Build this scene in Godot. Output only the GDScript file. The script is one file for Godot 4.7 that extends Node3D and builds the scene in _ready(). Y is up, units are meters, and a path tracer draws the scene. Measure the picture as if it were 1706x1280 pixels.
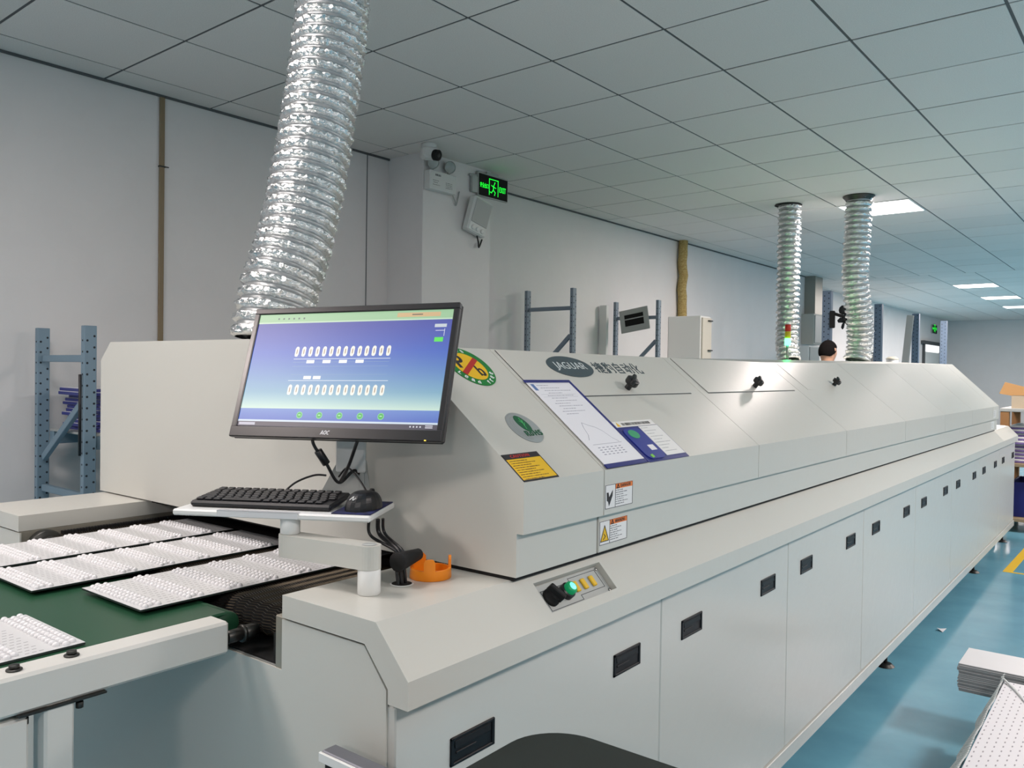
extends Node3D

# ---------------------------------------------------------------- geometry builder
class MB:
	var v := PackedVector3Array()
	var n := PackedVector3Array()
	var uv := PackedVector2Array()
	var xf := Transform3D.IDENTITY

	func vert(p: Vector3, nn: Vector3, t := Vector2.ZERO) -> void:
		v.append(xf * p)
		n.append((xf.basis * nn).normalized())
		uv.append(t)

	# corners run counter-clockwise seen from outside
	func tri(a: Vector3, b: Vector3, c: Vector3) -> void:
		var nn := (b - a).cross(c - a).normalized()
		vert(a, nn); vert(c, nn); vert(b, nn)

	func quad(a: Vector3, b: Vector3, c: Vector3, d: Vector3) -> void:
		var nn := (b - a).cross(c - a) + (c - a).cross(d - a)
		nn = nn.normalized()
		vert(a, nn, Vector2(0, 1)); vert(c, nn, Vector2(1, 0)); vert(b, nn, Vector2(1, 1))
		vert(a, nn, Vector2(0, 1)); vert(d, nn, Vector2(0, 0)); vert(c, nn, Vector2(1, 0))

	func squad(a: Vector3, b: Vector3, c: Vector3, d: Vector3, na: Vector3, nb: Vector3, nc: Vector3, nd: Vector3) -> void:
		vert(a, na); vert(c, nc); vert(b, nb)
		vert(a, na); vert(d, nd); vert(c, nc)

	func box(lo: Vector3, hi: Vector3, e := 0.0) -> void:
		var c := (lo + hi) * 0.5
		var h := (hi - lo) * 0.5
		e = minf(e, minf(h.x, minf(h.y, h.z)) * 0.9)
		var ax := [Vector3(1, 0, 0), Vector3(0, 1, 0), Vector3(0, 0, 1)]
		for i in 3:
			var a: Vector3 = ax[i]
			var b: Vector3 = ax[(i + 1) % 3]
			var d: Vector3 = ax[(i + 2) % 3]
			var ha: float = h[i]
			var hb: float = h[(i + 1) % 3]
			var hd: float = h[(i + 2) % 3]
			for s in [-1.0, 1.0]:
				var o: Vector3 = c + a * ha * s
				var p := b * (hb - e)
				var q := d * (hd - e)
				if s > 0: quad(o - p - q, o + p - q, o + p + q, o - p + q)
				else: quad(o - p - q, o - p + q, o + p + q, o + p - q)
			if e > 0.0:
				for s1 in [-1.0, 1.0]:
					for s2 in [-1.0, 1.0]:
						# edge along axis a between faces b*s1 and d*s2
						var p1: Vector3 = c + b * hb * s1 + d * (hd - e) * s2
						var p2: Vector3 = c + b * (hb - e) * s1 + d * hd * s2
						var l := a * (ha - e)
						if s1 * s2 > 0: quad(p1 - l, p1 + l, p2 + l, p2 - l) if false else quad(p1 + l, p1 - l, p2 - l, p2 + l) if s1 * s2 < 0 else quad(p1 - l, p1 + l, p2 + l, p2 - l)
						else: quad(p1 + l, p1 - l, p2 - l, p2 + l)
		if e > 0.0:
			for sx in [-1.0, 1.0]:
				for sy in [-1.0, 1.0]:
					for sz in [-1.0, 1.0]:
						var px := c + Vector3(h.x * sx, (h.y - e) * sy, (h.z - e) * sz)
						var py := c + Vector3((h.x - e) * sx, h.y * sy, (h.z - e) * sz)
						var pz := c + Vector3((h.x - e) * sx, (h.y - e) * sy, h.z * sz)
						if sx * sy * sz > 0: tri(px, py, pz)
						else: tri(px, pz, py)

	# polygon in the local xy plane (any winding), extruded from z0 to z1
	func prism(poly: PackedVector2Array, z0: float, z1: float) -> void:
		if Geometry2D.is_polygon_clockwise(poly):
			poly = poly.duplicate()
			poly.reverse()
		var area := 0.0
		for i in poly.size(): area += poly[i].cross(poly[(i + 1) % poly.size()])
		if area < 0:
			poly = poly.duplicate()
			poly.reverse()
		var k := poly.size()
		var idx := Geometry2D.triangulate_polygon(poly)
		for i in range(0, idx.size(), 3):
			var a := poly[idx[i]]
			var b := poly[idx[i + 1]]
			var c := poly[idx[i + 2]]
			if (b - a).cross(c - a) < 0:
				var t := b
				b = c
				c = t
			tri(Vector3(a.x, a.y, z1), Vector3(b.x, b.y, z1), Vector3(c.x, c.y, z1))
			tri(Vector3(a.x, a.y, z0), Vector3(c.x, c.y, z0), Vector3(b.x, b.y, z0))
		for i in k:
			var a := poly[i]
			var b := poly[(i + 1) % k]
			quad(Vector3(a.x, a.y, z0), Vector3(b.x, b.y, z0), Vector3(b.x, b.y, z1), Vector3(a.x, a.y, z1))

	# profile of (w, v) pairs swept along the machine's length
	func prism_u(wv: Array, u0: float, u1: float) -> void:
		var keep := xf
		xf = keep * Transform3D(Basis(Vector3(0, 0, 1), Vector3(0, 1, 0), Vector3(-1, 0, 0)), Vector3.ZERO)
		var poly := PackedVector2Array()
		for p in wv: poly.append(Vector2(p[0], p[1]))
		prism(poly, -u1, -u0)
		xf = keep

	# (radius, height) profile turned about the local y axis
	func lathe(prof: Array, segs := 20, sharp := false) -> void:
		for i in prof.size() - 1:
			var a: Vector2 = prof[i]
			var b: Vector2 = prof[i + 1]
			var d := (b - a).normalized()
			var na := Vector2(d.y, -d.x)
			var n0 := na
			var n1 := na
			if not sharp:
				if i > 0:
					var pd: Vector2 = (a - prof[i - 1]).normalized()
					if pd.dot(d) > 0.6: n0 = (Vector2(pd.y, -pd.x) + na).normalized()
				if i < prof.size() - 2:
					var nd: Vector2 = (prof[i + 2] - b).normalized()
					if nd.dot(d) > 0.6: n1 = (Vector2(nd.y, -nd.x) + na).normalized()
			for s in segs:
				var t0 := TAU * s / segs
				var t1 := TAU * (s + 1) / segs
				var e0 := Vector3(cos(t0), 0, -sin(t0))
				var e1 := Vector3(cos(t1), 0, -sin(t1))
				squad(e0 * a.x + Vector3(0, a.y, 0), e1 * a.x + Vector3(0, a.y, 0), e1 * b.x + Vector3(0, b.y, 0), e0 * b.x + Vector3(0, b.y, 0), e0 * n0.x + Vector3(0, n0.y, 0), e1 * n0.x + Vector3(0, n0.y, 0), e1 * n1.x + Vector3(0, n1.y, 0), e0 * n1.x + Vector3(0, n1.y, 0))

	func cyl(a: Vector3, b: Vector3, r: float, segs := 16, r2 := -1.0) -> void:
		if r2 < 0: r2 = r
		var keep := xf
		var d := (b - a).normalized()
		var x := (Vector3.UP if absf(d.y) < 0.9 else Vector3.RIGHT).cross(d).normalized()
		xf = keep * Transform3D(Basis(x, d, x.cross(d)), a)
		var l := a.distance_to(b)
		var e := minf(r, r2) * 0.08
		lathe([Vector2(0, 0), Vector2(r - e, 0), Vector2(r, e), Vector2(r2, l - e), Vector2(r2 - e, l), Vector2(0, l)], segs)
		xf = keep

	func tube(pts: Array, r: float, segs := 8) -> void:
		var rings := []
		var side := Vector3.ZERO
		for i in pts.size():
			var d: Vector3 = (pts[mini(i + 1, pts.size() - 1)] - pts[maxi(i - 1, 0)]).normalized()
			if side == Vector3.ZERO: side = (Vector3.UP if absf(d.y) < 0.9 else Vector3.RIGHT).cross(d).normalized()
			side = (side - d * side.dot(d)).normalized()
			var up := d.cross(side)
			var ring := []
			for s in segs:
				var t := TAU * s / segs
				ring.append(side * cos(t) + up * sin(t))
			rings.append(ring)
		for i in pts.size() - 1:
			for s in segs:
				var q := (s + 1) % segs
				var a: Vector3 = rings[i][s]
				var b: Vector3 = rings[i][q]
				var c: Vector3 = rings[i + 1][q]
				var d: Vector3 = rings[i + 1][s]
				squad(pts[i] + a * r, pts[i] + b * r, pts[i + 1] + c * r, pts[i + 1] + d * r, a, b, c, d)
		for e in [0, pts.size() - 1]:
			for s in segs:
				var a: Vector3 = pts[e] + rings[e][s] * r
				var b: Vector3 = pts[e] + rings[e][(s + 1) % segs] * r
				if e == 0: tri(pts[e], b, a)
				else: tri(pts[e], a, b)

	func mesh() -> ArrayMesh:
		var arr := []
		arr.resize(Mesh.ARRAY_MAX)
		arr[Mesh.ARRAY_VERTEX] = v
		arr[Mesh.ARRAY_NORMAL] = n
		arr[Mesh.ARRAY_TEX_UV] = uv
		var m := ArrayMesh.new()
		m.add_surface_from_arrays(Mesh.PRIMITIVE_TRIANGLES, arr)
		return m

# ---------------------------------------------------------------- scene helpers
const CEIL := 2.889
const WALL_Z := -4.36
const MTURN := 0.0184
var MT := Transform3D(Basis(Vector3.UP, MTURN), Vector3.ZERO)   # the oven stands about one degree off the room's axes
var org := {}
var taken := {}
var M := {}
var rng := RandomNumberGenerator.new()

func numbered(called: String) -> String:
	if not taken.has(called):
		taken[called] = 0
		return called
	taken[called] += 1
	return "%s_%03d" % [called, taken[called]]

func thing(called: String, label: String, category: String, xf := Transform3D.IDENTITY, o := Vector3.ZERO, group := "") -> Node3D:
	var t := Node3D.new()
	t.name = numbered(called)
	add_child(t)
	t.transform = xf * Transform3D(Basis(), o)
	org[t] = o
	t.set_meta("label", label)
	t.set_meta("category", category)
	if group: t.set_meta("group", group)
	return t

func structure(called: String, label: String, category: String) -> Node3D:
	var t := thing(called, label, category)
	t.set_meta("kind", "structure")
	return t

func part(called: String, mb, m: Material, parent: Node3D) -> MeshInstance3D:
	var o := MeshInstance3D.new()
	o.name = called
	o.mesh = mb.mesh() if mb is MB else mb
	o.material_override = m
	parent.add_child(o, true)
	if org.has(parent): o.position = -org[parent]
	return o

func again(src: Node3D, xf: Transform3D, label := "") -> Node3D:
	var c: Node3D = src.duplicate()
	c.name = numbered(String(src.name))
	add_child(c)
	c.transform = xf
	if label: c.set_meta("label", label)
	return c

func mat(called: String, c: Color, rough := 0.5, metal := 0.0, spec := 0.5) -> StandardMaterial3D:
	var m := StandardMaterial3D.new()
	m.resource_name = called
	m.albedo_color = c
	m.roughness = rough
	m.metallic = metal
	m.metallic_specular = spec
	M[called] = m
	return m

func glow(called: String, c: Color, e: float) -> StandardMaterial3D:
	var m := mat(called, c, 0.4)
	m.emission_enabled = true
	m.emission = c
	m.emission_energy_multiplier = e
	return m

func noise_tex(freq: float, seed_: int, lo: Color, hi: Color, normal := false, strength := 4.0, size := 256, oct := 4) -> NoiseTexture2D:
	var t := NoiseTexture2D.new()
	t.width = size
	t.height = size
	t.seamless = true
	var f := FastNoiseLite.new()
	f.seed = seed_
	f.frequency = freq
	f.fractal_octaves = oct
	t.noise = f
	if normal:
		t.as_normal_map = true
		t.bump_strength = strength
	else:
		var g := Gradient.new()
		g.set_color(0, lo)
		g.set_color(1, hi)
		t.color_ramp = g
	return t

func triplanar(m: StandardMaterial3D, scale: float, world := true) -> void:
	m.uv1_triplanar = true
	m.uv1_world_triplanar = world
	m.uv1_scale = Vector3.ONE * scale

func c8(r: int, g: int, b: int) -> Color:
	return Color(r / 255.0, g / 255.0, b / 255.0)

# lettering stretched to an exact width and height; xf: x along the line, y up the letters, z out of the surface
func lettering(called: String, s: String, w: float, h: float, xf: Transform3D, m: Material, parent: Node3D, bold := true, serif := false) -> MeshInstance3D:
	var t := TextMesh.new()
	var f := SystemFont.new()
	f.font_names = PackedStringArray(["Droid Serif" if serif else "Droid Sans"])
	f.font_weight = 700 if bold else 400
	t.font = f
	t.text = s
	t.font_size = 64
	t.pixel_size = 0.01
	t.depth = 0.02
	var bb := t.get_aabb()
	var mi := MeshInstance3D.new()
	mi.name = called
	mi.mesh = t
	mi.material_override = m
	parent.add_child(mi, true)
	var sc := Vector3(w / bb.size.x, h / bb.size.y, 0.03)
	var ctr := bb.get_center()
	mi.transform = xf * Transform3D(Basis.from_scale(sc), Vector3(-ctr.x * sc.x, -ctr.y * sc.y, 0))
	if org.has(parent): mi.position -= org[parent]
	return mi

# pen strokes on a unit square, as thin raised bars
func strokes(mb: MB, list: Array, at: Transform3D, w: float, h: float, pen: float) -> void:
	for s in list:
		for i in s.size() - 1:
			var a := Vector3(s[i][0] * w, s[i][1] * h, 0)
			var b := Vector3(s[i + 1][0] * w, s[i + 1][1] * h, 0)
			var d := (b - a).normalized()
			var keep := mb.xf
			mb.xf = keep * at * Transform3D(Basis(d, Vector3(-d.y, d.x, 0), Vector3(0, 0, 1)), a)
			mb.box(Vector3(-pen * 0.4, -pen * 0.5, 0), Vector3(a.distance_to(b) + pen * 0.4, pen * 0.5, 0.0006))
			mb.xf = keep

func ellipse(a: float, b: float, k := 40) -> PackedVector2Array:
	var p := PackedVector2Array()
	for i in k: p.append(Vector2(a * cos(TAU * i / k), b * sin(TAU * i / k)))
	return p

func rounded(w: float, h: float, r: float, k := 5) -> PackedVector2Array:
	var p := PackedVector2Array()
	for q in 4:
		var c := Vector2((w / 2 - r) * [1, -1, -1, 1][q], (h / 2 - r) * [1, 1, -1, -1][q])
		for i in k + 1:
			var t := PI / 2 * (q + float(i) / k)
			p.append(c + Vector2(cos(t), sin(t)) * r)
	return p

# a point on the sloping hood front: u along the oven, s metres up the slope, off metres out of it
const SY := 0.6256
const SW := -0.7802
func on_slope(u: float, s: float, off := 0.0) -> Transform3D:
	return Transform3D(Basis(Vector3(1, 0, 0), Vector3(0, SY, SW), Vector3(0, -SW, SY)), Vector3(u, 1.19 + SY * s - SW * off, -0.927 + SW * s + SY * off))

func _ready() -> void:
	rng.seed = 7
	setup_view()
	setup_materials()
	build_room()
	build_lights()
	build_oven()
	build_infeed()
	build_boards()
	build_workstation()
	build_ducts()
	build_racks()
	build_wall_things()
	build_far_things()
	build_person()
	build_aisle()

func setup_view() -> void:
	var cam := Camera3D.new()
	cam.name = "camera"
	add_child(cam)
	cam.position = Vector3(0, 1.40, 0)
	cam.basis = Basis(Vector3.UP, -0.8882) * Basis(Vector3.RIGHT, -0.0152) * Basis(Vector3.BACK, 0.0147)
	cam.fov = rad_to_deg(2.0 * atan(640.0 / 1362.8))
	cam.near = 0.02
	cam.current = true
	var we := WorldEnvironment.new()
	we.name = "environment"
	var e := Environment.new()
	e.background_mode = Environment.BG_COLOR
	e.background_color = Color(0.02, 0.02, 0.02)
	e.tonemap_mode = Environment.TONE_MAPPER_LINEAR
	e.tonemap_exposure = 1.02
	e.sdfgi_enabled = true
	e.ssao_enabled = true
	e.ssil_enabled = true
	we.environment = e
	add_child(we)

# the ceiling's light panels: centre (x, z), power, label
var panels := [
	[7.666, -2.056, 1.0, "white square ceiling light panel beside the torn duct hole"],
	[14.9, -2.54, 1.2, "white square ceiling light panel in the far row, farthest from the far wall"],
	[17.3, -2.54, 1.2, "white square ceiling light panel in the middle of the far row"],
	[19.7, -2.54, 1.2, "white square ceiling light panel in the far row, nearest the far wall"],
	[0.466, -2.056, 0.3, "white square ceiling light panel above the infeed conveyor"],
	[-1.334, -2.656, 0.76, "unseen white square ceiling light panel added for its reflection in the monitor screen"],  # unseen, placed so that its reflection whitens the screen's left side
	[-3.134, 1.544, 1.12, "white square ceiling light panel behind the aisle's near end"],
	[0.466, 1.544, 0.7, "white square ceiling light panel over the aisle's near end"],
	[4.066, 1.544, 1.35, "white square ceiling light panel over the platform in the aisle"],
	[7.666, 1.544, 1.5, "white square ceiling light panel over the yellow floor line"],
	[11.266, 1.544, 1.6, "white square ceiling light panel over the aisle beyond the oven"],
	[16.1, 1.544, 1.2, "white square ceiling light panel over the open floor by the far wall"]]
const PANEL_POWER := 7.0

func build_lights() -> void:
	for row in panels:
		var p := Vector2(row[0], row[1])
		var t := thing("ceiling_light", row[3], "ceiling light", Transform3D.IDENTITY, Vector3(p.x, CEIL - 0.004, p.y), "square ceiling light panels")
		var f := MB.new()
		for s in [-1.0, 1.0]:
			f.box(Vector3(p.x - 0.298, CEIL - 0.006, p.y + s * 0.29 - 0.008), Vector3(p.x + 0.298, CEIL + 0.02, p.y + s * 0.29 + 0.008), 0.002)
			f.box(Vector3(p.x + s * 0.29 - 0.008, CEIL - 0.006, p.y - 0.282), Vector3(p.x + s * 0.29 + 0.008, CEIL + 0.02, p.y + 0.282), 0.002)
		part("frame", f, M.white_plastic, t)
		var d := MB.new()
		d.box(Vector3(p.x - 0.282, CEIL - 0.002, p.y - 0.282), Vector3(p.x + 0.282, CEIL + 0.015, p.y + 0.282))
		part("diffuser", d, M.panel_glow, t)
		var l := AreaLight3D.new()
		l.name = "panel_lamp"
		l.area_size = Vector2(0.55, 0.55)
		l.light_energy = PANEL_POWER * row[2]
		l.light_color = Color(1.0, 0.932, 0.905)
		l.shadow_enabled = true
		l.area_range = 30.0
		l.area_attenuation = 2.0
		t.add_child(l)
		l.transform = Transform3D(Basis(Vector3.RIGHT, -PI / 2), Vector3(0, -0.006, 0))

func setup_materials() -> void:
	var p := mat("paint", c8(197, 197, 190), 0.32)
	p.normal_enabled = true
	p.normal_texture = noise_tex(0.03, 3, Color.BLACK, Color.WHITE, true, 1.2)
	p.normal_scale = 0.12
	triplanar(p, 2.0)
	p = mat("door_paint", c8(195, 196, 191), 0.25)
	p.normal_enabled = true
	p.normal_texture = noise_tex(0.03, 4, Color.BLACK, Color.WHITE, true, 1.2)
	p.normal_scale = 0.15
	triplanar(p, 1.6)
	p = mat("floor", c8(114, 172, 192), 0.2)
	p.albedo_texture = noise_tex(0.012, 9, Color(0.86, 0.88, 0.9), Color(1, 1, 1), false, 0, 512, 5)
	p.roughness_texture = noise_tex(0.02, 12, Color(0.7, 0.7, 0.7), Color.WHITE)
	p.normal_enabled = true
	p.normal_texture = noise_tex(0.008, 13, Color.BLACK, Color.WHITE, true, 2.0)
	p.normal_scale = 0.1
	triplanar(p, 0.35)
	p = mat("tile", c8(240, 236, 232), 0.75)
	p.albedo_texture = noise_tex(0.2, 21, Color(0.93, 0.93, 0.93), Color(1, 1, 1))
	triplanar(p, 3.0)
	p = mat("tile_b", c8(235, 232, 228), 0.75)
	p.albedo_texture = noise_tex(0.2, 22, Color(0.93, 0.93, 0.93), Color(1, 1, 1))
	triplanar(p, 3.0)
	mat("tbar", c8(84, 88, 90), 0.6)
	p = mat("wall", c8(224, 223, 223), 0.6)
	p.albedo_texture = noise_tex(0.01, 31, Color(0.985, 0.985, 0.985), Color(1, 1, 1))
	triplanar(p, 0.8)
	mat("seam", c8(70, 74, 76), 0.8)
	mat("black", c8(22, 22, 25), 0.38)
	mat("handle_black", c8(17, 17, 21), 0.42, 0.0, 0.35)
	mat("matte_black", c8(14, 14, 15), 0.8)
	mat("inside", c8(12, 12, 12), 0.9)
	mat("white_plastic", c8(222, 224, 222), 0.4)
	mat("grey_plastic", c8(170, 174, 172), 0.45)
	mat("steel", c8(160, 160, 158), 0.3, 1.0)
	mat("dark_steel", c8(70, 70, 68), 0.4, 0.9)
	mat("rail_paint", c8(205, 205, 200), 0.45)
	mat("green_belt", c8(30, 74, 50), 0.38)
	mat("rack_blue", c8(118, 142, 158), 0.45)
	mat("rack_grey", c8(128, 142, 156), 0.45)
	mat("hole", c8(30, 38, 46), 0.8)
	mat("brown", c8(136, 120, 94), 0.7)
	p = mat("foam", c8(200, 184, 128), 0.9)
	p.albedo_texture = noise_tex(0.05, 41, Color(0.7, 0.62, 0.5), Color.WHITE)
	triplanar(p, 3.0)
	mat("orange", c8(238, 138, 22), 0.4)
	mat("navy", c8(28, 34, 110), 0.4)
	mat("ink", c8(34, 34, 38), 0.7)
	mat("paper", c8(226, 226, 230), 0.6)
	mat("yellow", c8(226, 182, 24), 0.5)
	mat("green_print", c8(18, 118, 48), 0.5)
	mat("dark_green_print", c8(16, 84, 52), 0.5)
	mat("red_print", c8(176, 36, 30), 0.5)
	mat("orange_print", c8(226, 122, 50), 0.5)
	mat("silver_print", c8(160, 166, 166), 0.4, 0.3)
	mat("logo_grey", c8(62, 76, 82), 0.45)
	mat("logo_light", c8(205, 214, 214), 0.45)
	mat("cardboard", c8(196, 150, 98), 0.85)
	mat("wood", c8(150, 108, 66), 0.7)
	mat("skin", c8(206, 160, 134), 0.55)
	mat("hair", c8(18, 16, 16), 0.9, 0.0, 0.2)
	mat("shirt", c8(46, 42, 52), 0.85)
	mat("blue_board", c8(52, 58, 132), 0.5)
	mat("white_sheet", c8(224, 224, 226), 0.6)
	mat("edge_grey", c8(152, 154, 156), 0.7)
	p = mat("mat_green", c8(16, 26, 22), 0.65)
	mat("metal_grey", c8(120, 122, 130), 0.4, 0.6)
	glow("panel_glow", Color(1, 1, 1), 6.0)
	glow("exit_green", Color(0.1, 1.0, 0.25), 0.95)
	glow("tower_green", Color(0.35, 1.0, 0.7), 5.0)
	glow("lamp_green", Color(0.03, 0.5, 0.3), 0.5)
	glow("lamp_face", Color(0.45, 1.0, 0.85), 0.9)
	mat("tower_red", c8(196, 44, 28), 0.3)
	mat("tower_amber", c8(214, 190, 30), 0.3)
	p = mat("foil", c8(226, 228, 228), 0.22, 1.0)
	p.normal_enabled = true
	p.normal_texture = noise_tex(0.05, 51, Color.BLACK, Color.WHITE, true, 10.0, 512, 4)
	p.normal_scale = 0.7
	triplanar(p, 9.0)
	mat("foil_hoop", c8(176, 179, 180), 0.42, 0.75)
	p = mat("lens", c8(220, 220, 222), 0.12)
	mat("board_edge", c8(26, 40, 36), 0.6)
	p = mat("glass_lamp", Color(0.9, 0.95, 0.95, 0.3), 0.05)
	p.transparency = BaseMaterial3D.TRANSPARENCY_ALPHA
	p = mat("bubble", c8(222, 225, 225), 0.2)

# ---------------------------------------------------------------- room
func build_room() -> void:
	var x0 := -5.0
	var x1 := 23.9
	var z1 := 5.0
	var f := structure("floor", "glossy turquoise epoxy floor", "floor")
	var mb := MB.new()
	mb.box(Vector3(x0, -0.1, -4.9), Vector3(x1 + 0.1, 0, z1))
	part("slab", mb, M.floor, f)
	var wl := structure("wall_left", "white panel wall behind the oven", "wall")
	for r in [[x0, 3.745], [3.749, 12.9]]:
		mb = MB.new()
		mb.box(Vector3(r[0], 0, WALL_Z - 0.1), Vector3(r[1], 3.1, WALL_Z))
		part("panel", mb, M.wall, wl)
	mb = MB.new()
	mb.box(Vector3(3.743, 0, WALL_Z - 0.05), Vector3(3.751, 3.0, WALL_Z + 0.002), 0.0005)
	part("joint_strip", mb, mat("joint", c8(104, 108, 110), 0.7), wl)
	mb = MB.new()
	mb.box(Vector3(3.945, 0, WALL_Z - 0.02), Vector3(4.655, 3.0, -4.014), 0.004)
	part("shaft", mb, M.wall, structure("wall_column", "square white column standing out from the wall", "column"))
	var wb := structure("wall_back", "white side wall beyond the racks at the room's end", "wall")
	mb = MB.new()
	mb.box(Vector3(12.9, 0, -4.82), Vector3(x1, 3.1, -4.72))
	mb.box(Vector3(12.88, 0, -4.75), Vector3(12.9, 3.1, WALL_Z))
	part("panel", mb, M.wall, wb)
	var wf := structure("wall_far", "pale grey wall closing the room's far end", "wall")
	mb = MB.new()
	mb.box(Vector3(x1, 0, -4.9), Vector3(x1 + 0.1, 3.1, z1))
	part("panel", mb, M.wall, wf)
	var wr := structure("wall_right", "white wall on the aisle's other side", "wall")
	mb = MB.new()
	mb.box(Vector3(x0, 0, z1), Vector3(x1 + 0.1, 3.1, z1 + 0.1))
	mb.box(Vector3(x0 - 0.1, 0, -4.9), Vector3(x0, 3.1, z1 + 0.1))
	part("panel", mb, M.wall, wr)
	# suspended ceiling: 600 mm tiles in a metal grid
	var c := structure("ceiling", "suspended ceiling of square grey-white tiles in a metal grid", "ceiling")
	mb = MB.new()
	mb.box(Vector3(x0, CEIL + 0.06, -4.9), Vector3(x1 + 0.1, CEIL + 0.16, z1 + 0.1))
	part("slab", mb, M.seam, c)
	var gap := 0.0065
	var shared := {}
	var rest := MB.new()
	var bars := MB.new()
	var xs := []
	for k in range(-11, 20): xs.append(1.366 + 0.6 * k)
	xs.append(13.04)
	for k in 19: xs.append(13.04 + 0.36 + 0.6 * k)
	xs[0] = x0
	xs[xs.size() - 1] = x1
	for i in xs.size() - 1:
		var near: bool = xs[i] < 13.0
		var zs := []
		if near:
			zs.append(WALL_Z)
			for k in range(1, 17): zs.append(-4.7557 + 0.6 * k)
		else:
			zs.append(-4.72)
			for k in range(0, 16): zs.append(-4.64 + 0.6 * k)
		zs.append(z1)
		for j in zs.size() - 1:
			var a := Vector2(xs[i] + gap, zs[j] + gap)
			var b := Vector2(xs[i + 1] - gap, zs[j + 1] - gap)
			if b.x - a.x < 0.02 or b.y - a.y < 0.02: continue
			var mid := (a + b) * 0.5
			var lit := false
			for p in panels:
				if absf(p[0] - mid.x) < 0.25 and absf(p[1] - mid.y) < 0.25: lit = true
			if lit: continue
			var holed := false
			for h in [Vector2(1.66, -1.93), Vector2(7.0651, -2.649), Vector2(7.0564, -2.0717)]:
				if h.x > a.x and h.x < b.x and h.y > a.y and h.y < b.y: holed = true
			var seen: bool = xs[i] > 0.5 and zs[j] < -0.1 * xs[i] + 0.4 and xs[i] < 19.0
			if not seen:
				rest.box(Vector3(a.x, CEIL, a.y), Vector3(b.x, CEIL + 0.012, b.y))
				continue
			var size := b - a
			var key := Vector2(snappedf(size.x, 0.001), snappedf(size.y, 0.001))
			if not shared.has(key):
				var t := MB.new()
				t.box(Vector3(-size.x / 2, 0, -size.y / 2), Vector3(size.x / 2, 0.012, size.y / 2), 0.0015)
				shared[key] = t.mesh()
			var o := part("ceiling_tile", shared[key], M.tile if rng.randf() < 0.6 else M.tile_b, c)
			o.position = Vector3(mid.x, CEIL + rng.randf_range(0.0, 0.0015), mid.y)
		# runners across
		bars.box(Vector3(xs[i] - 0.012, CEIL + 0.004, -4.72), Vector3(xs[i] + 0.012, CEIL + 0.03, z1))
	for k in range(1, 17): bars.box(Vector3(x0, CEIL + 0.004, -4.7557 + 0.6 * k - 0.012), Vector3(13.04, CEIL + 0.03, -4.7557 + 0.6 * k + 0.012))
	for k in range(0, 16): bars.box(Vector3(13.04, CEIL + 0.004, -4.64 + 0.6 * k - 0.012), Vector3(x1, CEIL + 0.03, -4.64 + 0.6 * k + 0.012))
	part("grid_runners", bars, M.tbar, c)
	part("other_tiles", rest, M.tile, c).set_meta("kind", "stuff")
	mb = MB.new()
	mb.box(Vector3(x0, CEIL - 0.012, WALL_Z), Vector3(12.88, CEIL + 0.003, WALL_Z + 0.012), 0.002)
	part("edge_angle", mb, M.tbar, c)
	# painted floor marking
	mb = MB.new()
	mb.box(Vector3(6.85, 0.0, -0.955), Vector3(9.5, 0.0015, -0.895))
	mb.box(Vector3(6.85, 0.0, -0.895), Vector3(6.88, 0.0015, 0.4))
	part("yellow_line", mb, M.yellow, f).set_meta("label", "yellow painted line on the turquoise floor")
	# door in the side wall near the far end
	var d := structure("door_1", "pale door with a lit pane above it near the far wall", "door")
	mb = MB.new()
	mb.box(Vector3(21.3, 0, -4.72), Vector3(22.9, 2.02, -4.68), 0.004)
	part("leaf", mb, M.white_plastic, d)
	mb = MB.new()
	mb.box(Vector3(21.25, 0, -4.72), Vector3(21.3, 2.28, -4.66), 0.003)
	mb.box(Vector3(22.9, 0, -4.72), Vector3(22.98, 2.28, -4.66), 0.003)
	mb.box(Vector3(21.1, 2.2, -4.72), Vector3(23.2, 2.28, -4.64), 0.003)
	part("frame", mb, M.seam, d)
	mb = MB.new()
	mb.box(Vector3(21.3, 2.03, -4.72), Vector3(22.9, 2.2, -4.69))
	part("transom", mb, glow("transom_glow", Color(1, 1, 1), 0.9), d)

# ---------------------------------------------------------------- the reflow oven
const U0 := 0.885
const U1 := 8.19
const DECK := 1.0

func ridge(u: float) -> float:
	return 1.453 if u < 3.3 else 1.453 + (u - 3.3) / 3.8 * 0.053

func hood_piece(a: float, b: float, cover := false) -> MB:
	# front skirt, slope, gently crowned top and chamfered back
	var mb := MB.new()
	var g := 0.0
	var low := -0.943 if cover else -1.0
	var step := -0.943 if cover else -0.96
	var pr := []
	for u in [a, b]:
		var r := ridge(u)
		pr.append([Vector3(u, 1.092, -0.927 + g), Vector3(u, 1.19, -0.927 + g), Vector3(u, r, -1.255), Vector3(u, r + 0.02, -1.82), Vector3(u, r + 0.02, -2.538), Vector3(u, r - 0.036, -2.598), Vector3(u, 1.008, -2.598), Vector3(u, 1.008, -2.30), Vector3(u, 1.008, -1.22), Vector3(u, 1.008, low), Vector3(u, 1.092, step)])
	var k: int = pr[0].size()
	for i in k:
		var j := (i + 1) % k
		mb.quad(pr[0][i], pr[0][j], pr[1][j], pr[1][i])
	for e in 2:
		var poly := PackedVector2Array()
		for p in pr[e]: poly.append(Vector2(p.z, p.y))
		var idx := Geometry2D.triangulate_polygon(poly)
		for i in range(0, idx.size(), 3):
			var t := [pr[e][idx[i]], pr[e][idx[i + 1]], pr[e][idx[i + 2]]]
			var nn: Vector3 = (t[1] - t[0]).cross(t[2] - t[0])
			if (nn.x > 0) == (e == 1): mb.tri(t[0], t[1], t[2])
			else: mb.tri(t[0], t[2], t[1])
	return mb

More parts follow.
